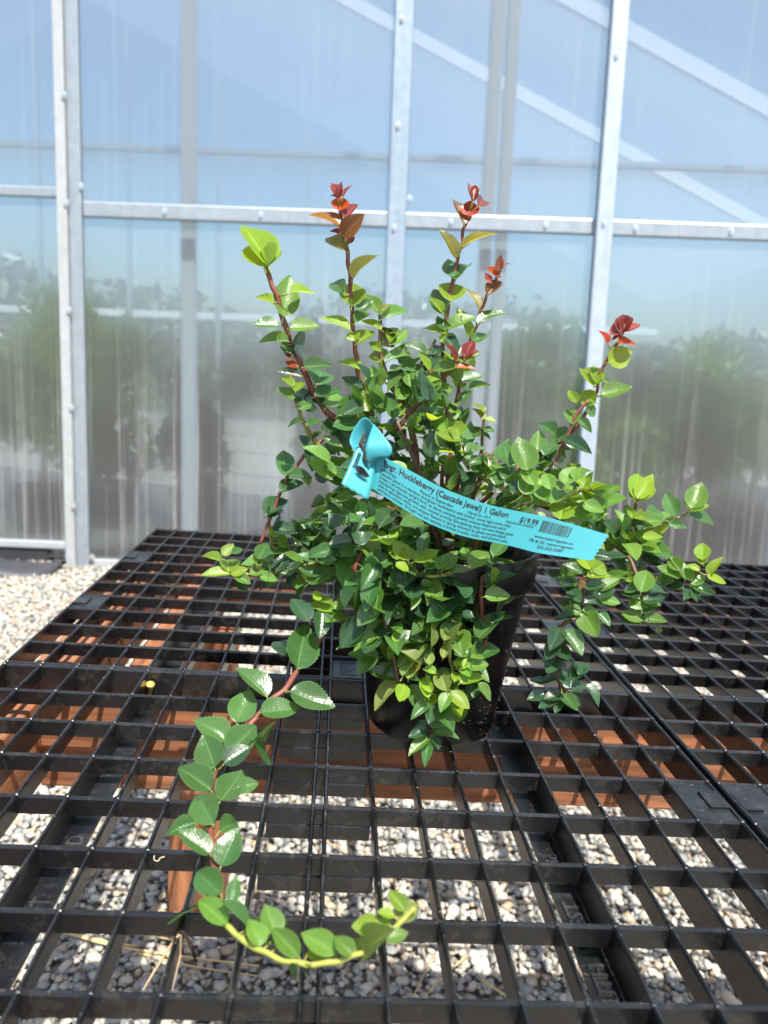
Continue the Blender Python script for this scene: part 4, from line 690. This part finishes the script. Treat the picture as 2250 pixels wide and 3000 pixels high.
fill(960, 1620, 180, 90, .59, .68, 52, .020, D); fill(1300, 1950, 110, 120, .545, .553, 32, .018, Dm); fill(1180, 1200, 170, 110, .60, .66, 50, .0165, Dm); fill(1240, 1120, 150, 90, .63, .69, 40, .0155, Dm); fill(1700, 1700, 110, 90, .57, .60, 20, .018, D)
LEAVES.sort(key=lambda t: -t[0])
for px, M, mat, shp in LEAVES[:300]:
    key = (shp, mat)
    if key not in LCACHE: LCACHE[key] = mk(shp, mat)
    o = link('leaf', LCACHE[key], shrub); o.matrix_parent_inverse = Matrix.Identity(4); o.matrix_local = Matrix.Translation(-S0) @ M
rest = LEAVES[300:]; mats = list(LM); V, Fs, UVs, MI = [], [], [], []
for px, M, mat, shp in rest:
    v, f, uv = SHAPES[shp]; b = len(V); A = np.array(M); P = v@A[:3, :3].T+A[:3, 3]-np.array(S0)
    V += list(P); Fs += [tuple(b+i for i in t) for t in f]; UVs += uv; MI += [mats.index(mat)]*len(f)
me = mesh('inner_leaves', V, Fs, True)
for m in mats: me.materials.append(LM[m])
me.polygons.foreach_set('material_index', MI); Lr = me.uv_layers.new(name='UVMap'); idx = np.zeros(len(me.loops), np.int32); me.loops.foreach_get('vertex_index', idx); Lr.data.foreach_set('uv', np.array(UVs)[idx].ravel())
tag(link('inner_leaves', me, shrub), kind='stuff')

# ================================================================== TAG
def m_tag():
    n = NT('turquoise_tag'); a = n.noise(60, n.n('ShaderNodeNewGeometry').outputs['Position'], 4)
    c = n.mix(a, (.04, .30, .345), (.05, .35, .40))
    p = n.bsdf(c, .42, 0, n.bump(a, .05, .001)); tr = n.n('ShaderNodeBsdfTranslucent'); tr.inputs[0].default_value = (.05, .40, .47, 1)
    ms = n.n('ShaderNodeMixShader'); ms.inputs[0].default_value = .15; n.t.links.new(p, ms.inputs[1]); n.t.links.new(tr.outputs[0], ms.inputs[2]); return n.done(ms.outputs[0])
TAGM = m_tag(); INK = m_simple('black_ink', (.012, .014, .018), .6, 0, .1)
tagroot = empty('plant_tag', (PX, .535, .2)); tag(tagroot, 'turquoise plastic plant tag with black printing and price looped on a stem', 'plant tag'); T0 = Vector((PX, .535, .2))
def tz(x, y, Y): return at_y(960+x/1.843, 1180+y/1.843, Y)
top = [(235, 268, .530), (300, 292, .527), (360, 322, .524), (480, 385, .521), (600, 450, .520), (720, 500, .521), (850, 545, .523), (1000, 580, .525), (1150, 610, .526), (1300, 650, .525), (1515, 713, .520)]
bot = [(222, 450, .526), (270, 482, .523), (330, 522, .520), (425, 582, .517), (525, 640, .516), (640, 690, .517), (760, 727, .519), (880, 750, .521), (1000, 776, .522), (1150, 813, .521), (1425, 852, .515)]
TC = catmull([tz(*p) for p in top], 8); BC = catmull([tz(*p) for p in bot], 8)
def resample(C, n):
    C = np.array(C); d = np.r_[0, np.cumsum(np.linalg.norm(np.diff(C, axis=0), axis=1))]; t = np.linspace(0, d[-1], n); return np.stack([np.interp(t, d, C[:, k]) for k in range(3)], 1), d[-1]
NU = 120; TR, LT = resample(TC, NU); BR, _ = resample(BC, NU)
def S(u, v, off=0.0):
    x = min(max(u, 0), 1)*(NU-1); i = min(int(x), NU-2); fr_ = x-i
    a = TR[i]*(1-fr_)+TR[i+1]*fr_; b = BR[i]*(1-fr_)+BR[i+1]*fr_; du = (TR[i+1]-TR[i])+(BR[i+1]-BR[i]); n = np.cross(b-a, du); n /= np.linalg.norm(n)
    if n[1] > 0: n = -n
    return a*(1-v)+b*v+n*off
NV = 14; vs, fs = [], []
for side in (.00012, -.00012):
    for i in range(NU):
        for j in range(NV+1):
            u = i/(NU-1); p = S(u, j/NV, side)
            if i == NU-1: p = p+(TR[-1]-TR[-3])/np.linalg.norm(TR[-1]-TR[-3])*(.0009 if j % 2 else -.0004)
            vs.append(p-np.array(T0))
K = NU*(NV+1)
for i in range(NU-1):
    for j in range(NV):
        a = i*(NV+1)+j; fs.append((a, a+1, a+NV+2, a+NV+1)); fs.append((K+a, K+a+NV+1, K+a+NV+2, K+a+1))
link('tag_strip', mesh('tag_strip', vs, fs, True, TAGM), tagroot)
def ribbon(name, L_, R_, zig=False, mat=TAGM):
    a, _ = resample(catmull([tz(*p) for p in L_], 6), 24); b, _ = resample(catmull([tz(*p) for p in R_], 6), 24); v, f = [], []; m = 9
    for i in range(24):
        for j in range(m):
            p = a[i]*(1-j/(m-1))+b[i]*(j/(m-1))
            if zig and i == 23: p = p+np.array([0, 0, -.0008 if j % 2 else .0004])
            v.append(p-np.array(T0))
    for i in range(23):
        for j in range(m-1): f.append((i*m+j, i*m+j+1, (i+1)*m+j+1, (i+1)*m+j))
    o = link(name, mesh(name, v, f, True, mat), tagroot); o.modifiers.new('thick', 'SOLIDIFY').thickness = .00025; return o
ribbon('loop_front', [(222, 365, .523), (205, 300, .521), (205, 230, .522), (245, 118, .533)], [(248, 330, .527), (285, 298, .522), (335, 292, .519), (346, 240, .519), (296, 170, .525), (248, 112, .533)])
ribbon('loop_back', [(245, 116, .534), (205, 78, .537), (160, 110, .539), (118, 200, .537), (150, 270, .530)], [(246, 122, .533), (225, 180, .541), (200, 230, .542), (190, 290, .538), (205, 330, .529)])
ribbon('tag_tail', [(165, 230, .530), (120, 330, .521), (72, 438, .512)], [(262, 300, .530), (248, 400, .522), (218, 524, .514)], True)
sl = MB(); pts = [(150, 345), (172, 340), (195, 352), (228, 398), (205, 405), (170, 385)]
sl.add([tz(x, y, .5165)-np.array(T0) for x, y in pts], [tuple(range(len(pts)))]); sl.build('slot', INK, tagroot)
def ink(body, u0, u1, vb, vh, bold=0.0, name='printed_line'):
    v, f = text_mesh(body, 1, bold); lo, hi = v.min(0), v.max(0); W = hi[0]-lo[0]
    out = [S(u0+(p[0]-lo[0])/W*(u1-u0), vb-p[1]/.73*vh, .0004)-np.array(T0) for p in v]
    link(name, mesh(name, out, f, mat=INK), tagroot)
ink('Evgr. Huckleberry (Cascade Jewel) 1 Gallon', .058, .600, .235, .165, .022, 'printed_title')
for tx_, u0, u1 in (('Self-Fertile', .048, .118), ('Ripens in September', .226, .372), ('Hardy to -10 F', .437, .532), ('Vaccinium ovatum', .600, .716)): ink(tx_, u0, u1, .375, .075, .010)
for k, (tx_, u1) in enumerate((('Cascade Jewel is a standout evergreen huckleberry with thicker, more rigid stems that', .625), ('create a structured, upright form. Its dense, compact growth reduces floppiness while', .612), ('maintaining vigorous growth with minimal pruning. Eye-catching deep red new foliage gives', .650), ('way to abundant white, urn-shaped flowers in spring, followed by glossy purple-black', .625), ('berries in summer. Drought and salt tolerant, it thrives in acidic, moist, well-drained soils.', .640))):
    ink(tx_, .045, u1, .485+k*.112, .078, .010)
ink('$19.99', .652, .727, .29, .17, .022, 'printed_price'); ink('www.restoringeden.co', .735, .895, .60, .082, .010); ink('FB & IG: restoringeden', .722, .905, .735, .082, .010); ink('253-202-5587', .762, .872, .875, .09, .010)
bc = MB(); q = np.random.RandomState(9); u = .742
while u < .862:
    wd = q.choice([.0016, .0030, .0044]); a = [S(u, .10, .0004), S(u+wd, .10, .0004), S(u+wd, .42, .0004), S(u, .42, .0004)]; bc.add([p-np.array(T0) for p in a], [(0, 1, 2, 3)]); u += wd+q.choice([.0015, .0028])
bc.build('barcode', INK, tagroot)
# dried stem fibres caught in the tag loop
MB().tube([tz(185, 190, .519), tz(180, 230, .514), tz(205, 270, .513), tz(190, 300, .513), tz(235, 328, .514)], [.0009, .0012, .0008, .0009, .0003], 5)
fb_ = MB(); fb_.tube([tz(200, 170, .520), tz(178, 225, .513), tz(200, 270, .512), tz(192, 300, .512), tz(235, 328, .513)], [.0012, .0015, .0010, .0010, .0003], 6); fb_.tube([tz(178, 225, .513), tz(215, 205, .513)], [.0009, .0003], 5); fb_.tube([tz(180, 235, .513), tz(150, 248, .514)], [.0008, .0002], 5)
tag(fb_.build('dead_twig', m_simple('dead_bark', (.035, .022, .016), .9)), 'tiny dark broken twig caught in the loop of the turquoise tag', 'twig')

# ================================================================== SMALL DEBRIS
STR = m_simple('straw', (.62, .44, .2), .6, 0, .25, 200)
def straw(pts, r, label):
    if r == .0022 and len(pts) == 5: label = 'longest dry straw, running across the gravel below the curled shoot'
    elif r == .0026: label = 'thickest straw, lying on the longest one on the gravel'
    elif r == .0022: label = 'short thick split straw lying alone on the gravel'
    P = catmull([at_z(x, y, GZ+.019) for x, y in pts], 4)
    tag(MB().tube(P, [r*1.05*(1-.4*i/len(P)) for i in range(len(P))], 6).build('straw', STR, None, True), label, 'straw', 'dry straws on the gravel')
ls = 'dry yellow straw lying on the gravel under the bench'
for p, r in (([(90, 2712), (200, 2735), (330, 2770), (520, 2800), (760, 2830)], .0022), ([(170, 2725), (300, 2758), (400, 2772)], .0026), ([(370, 2732), (480, 2748), (560, 2770)], .0018), ([(400, 2790), (560, 2830), (760, 2860)], .0014), ([(1270, 2800), (1210, 2920)], .0013), ([(1372, 2797), (1300, 2860), (1240, 2925)], .0015), ([(1412, 2872), (1480, 2915)], .0022), ([(930, 2612), (1012, 2680)], .0013), ([(950, 2640), (985, 2690)], .0011), ([(920, 2450), (1020, 2495)], .0011), ([(660, 2440), (760, 2470)], .0013)): straw(p, r, ls)
rt = MB(); rt.tube([at_z(520, 2735, .0015), at_z(530, 2725, .004), at_z(552, 2752, -.002), at_z(570, 2800, -.012), at_z(575, 2830, -.015)], [.0007, .0010, .0009, .0009, .0004], 6)
tag(rt.build('dry_root', m_simple('root_dark', (.03, .02, .015), .9)), 'dark curled dry root hooked over a grid bar', 'root')
rt = MB(); rt.tube([at_z(525, 2738, .0015), at_z(500, 2770, -.004), at_z(455, 2840, -.014), at_z(418, 2902, -.02)], [.0007, .0006, .0006, .0003], 6); rt.tube([at_z(530, 2738, .001), at_z(528, 2800, -.012), at_z(505, 2900, -.024)], [.0005, .0004, .0002], 5)
tag(rt.build('dry_root', m_simple('root_pale', (.5, .36, .2), .8)), 'pale thin dry root hanging from a grid bar', 'root')
rt = MB(); rt.tube(catmull([at_z(455, 2497, .0005)+np.array([0, -.0025, -.0005]), at_z(454, 2512, 0)+np.array([0, -.0022, 0]), at_z(465, 2516, 0)+np.array([0, -.0022, 0]), at_z(472, 2507, 0)+np.array([0, -.0022, 0]), at_z(484, 2503, 0)+np.array([0, -.0022, 0])], 4), .0003, 5)
tag(rt.build('root_fibre', m_simple('fibre', (.6, .5, .35), .7)), 'short pale curled fibre stuck on a grid bar', 'fibre')
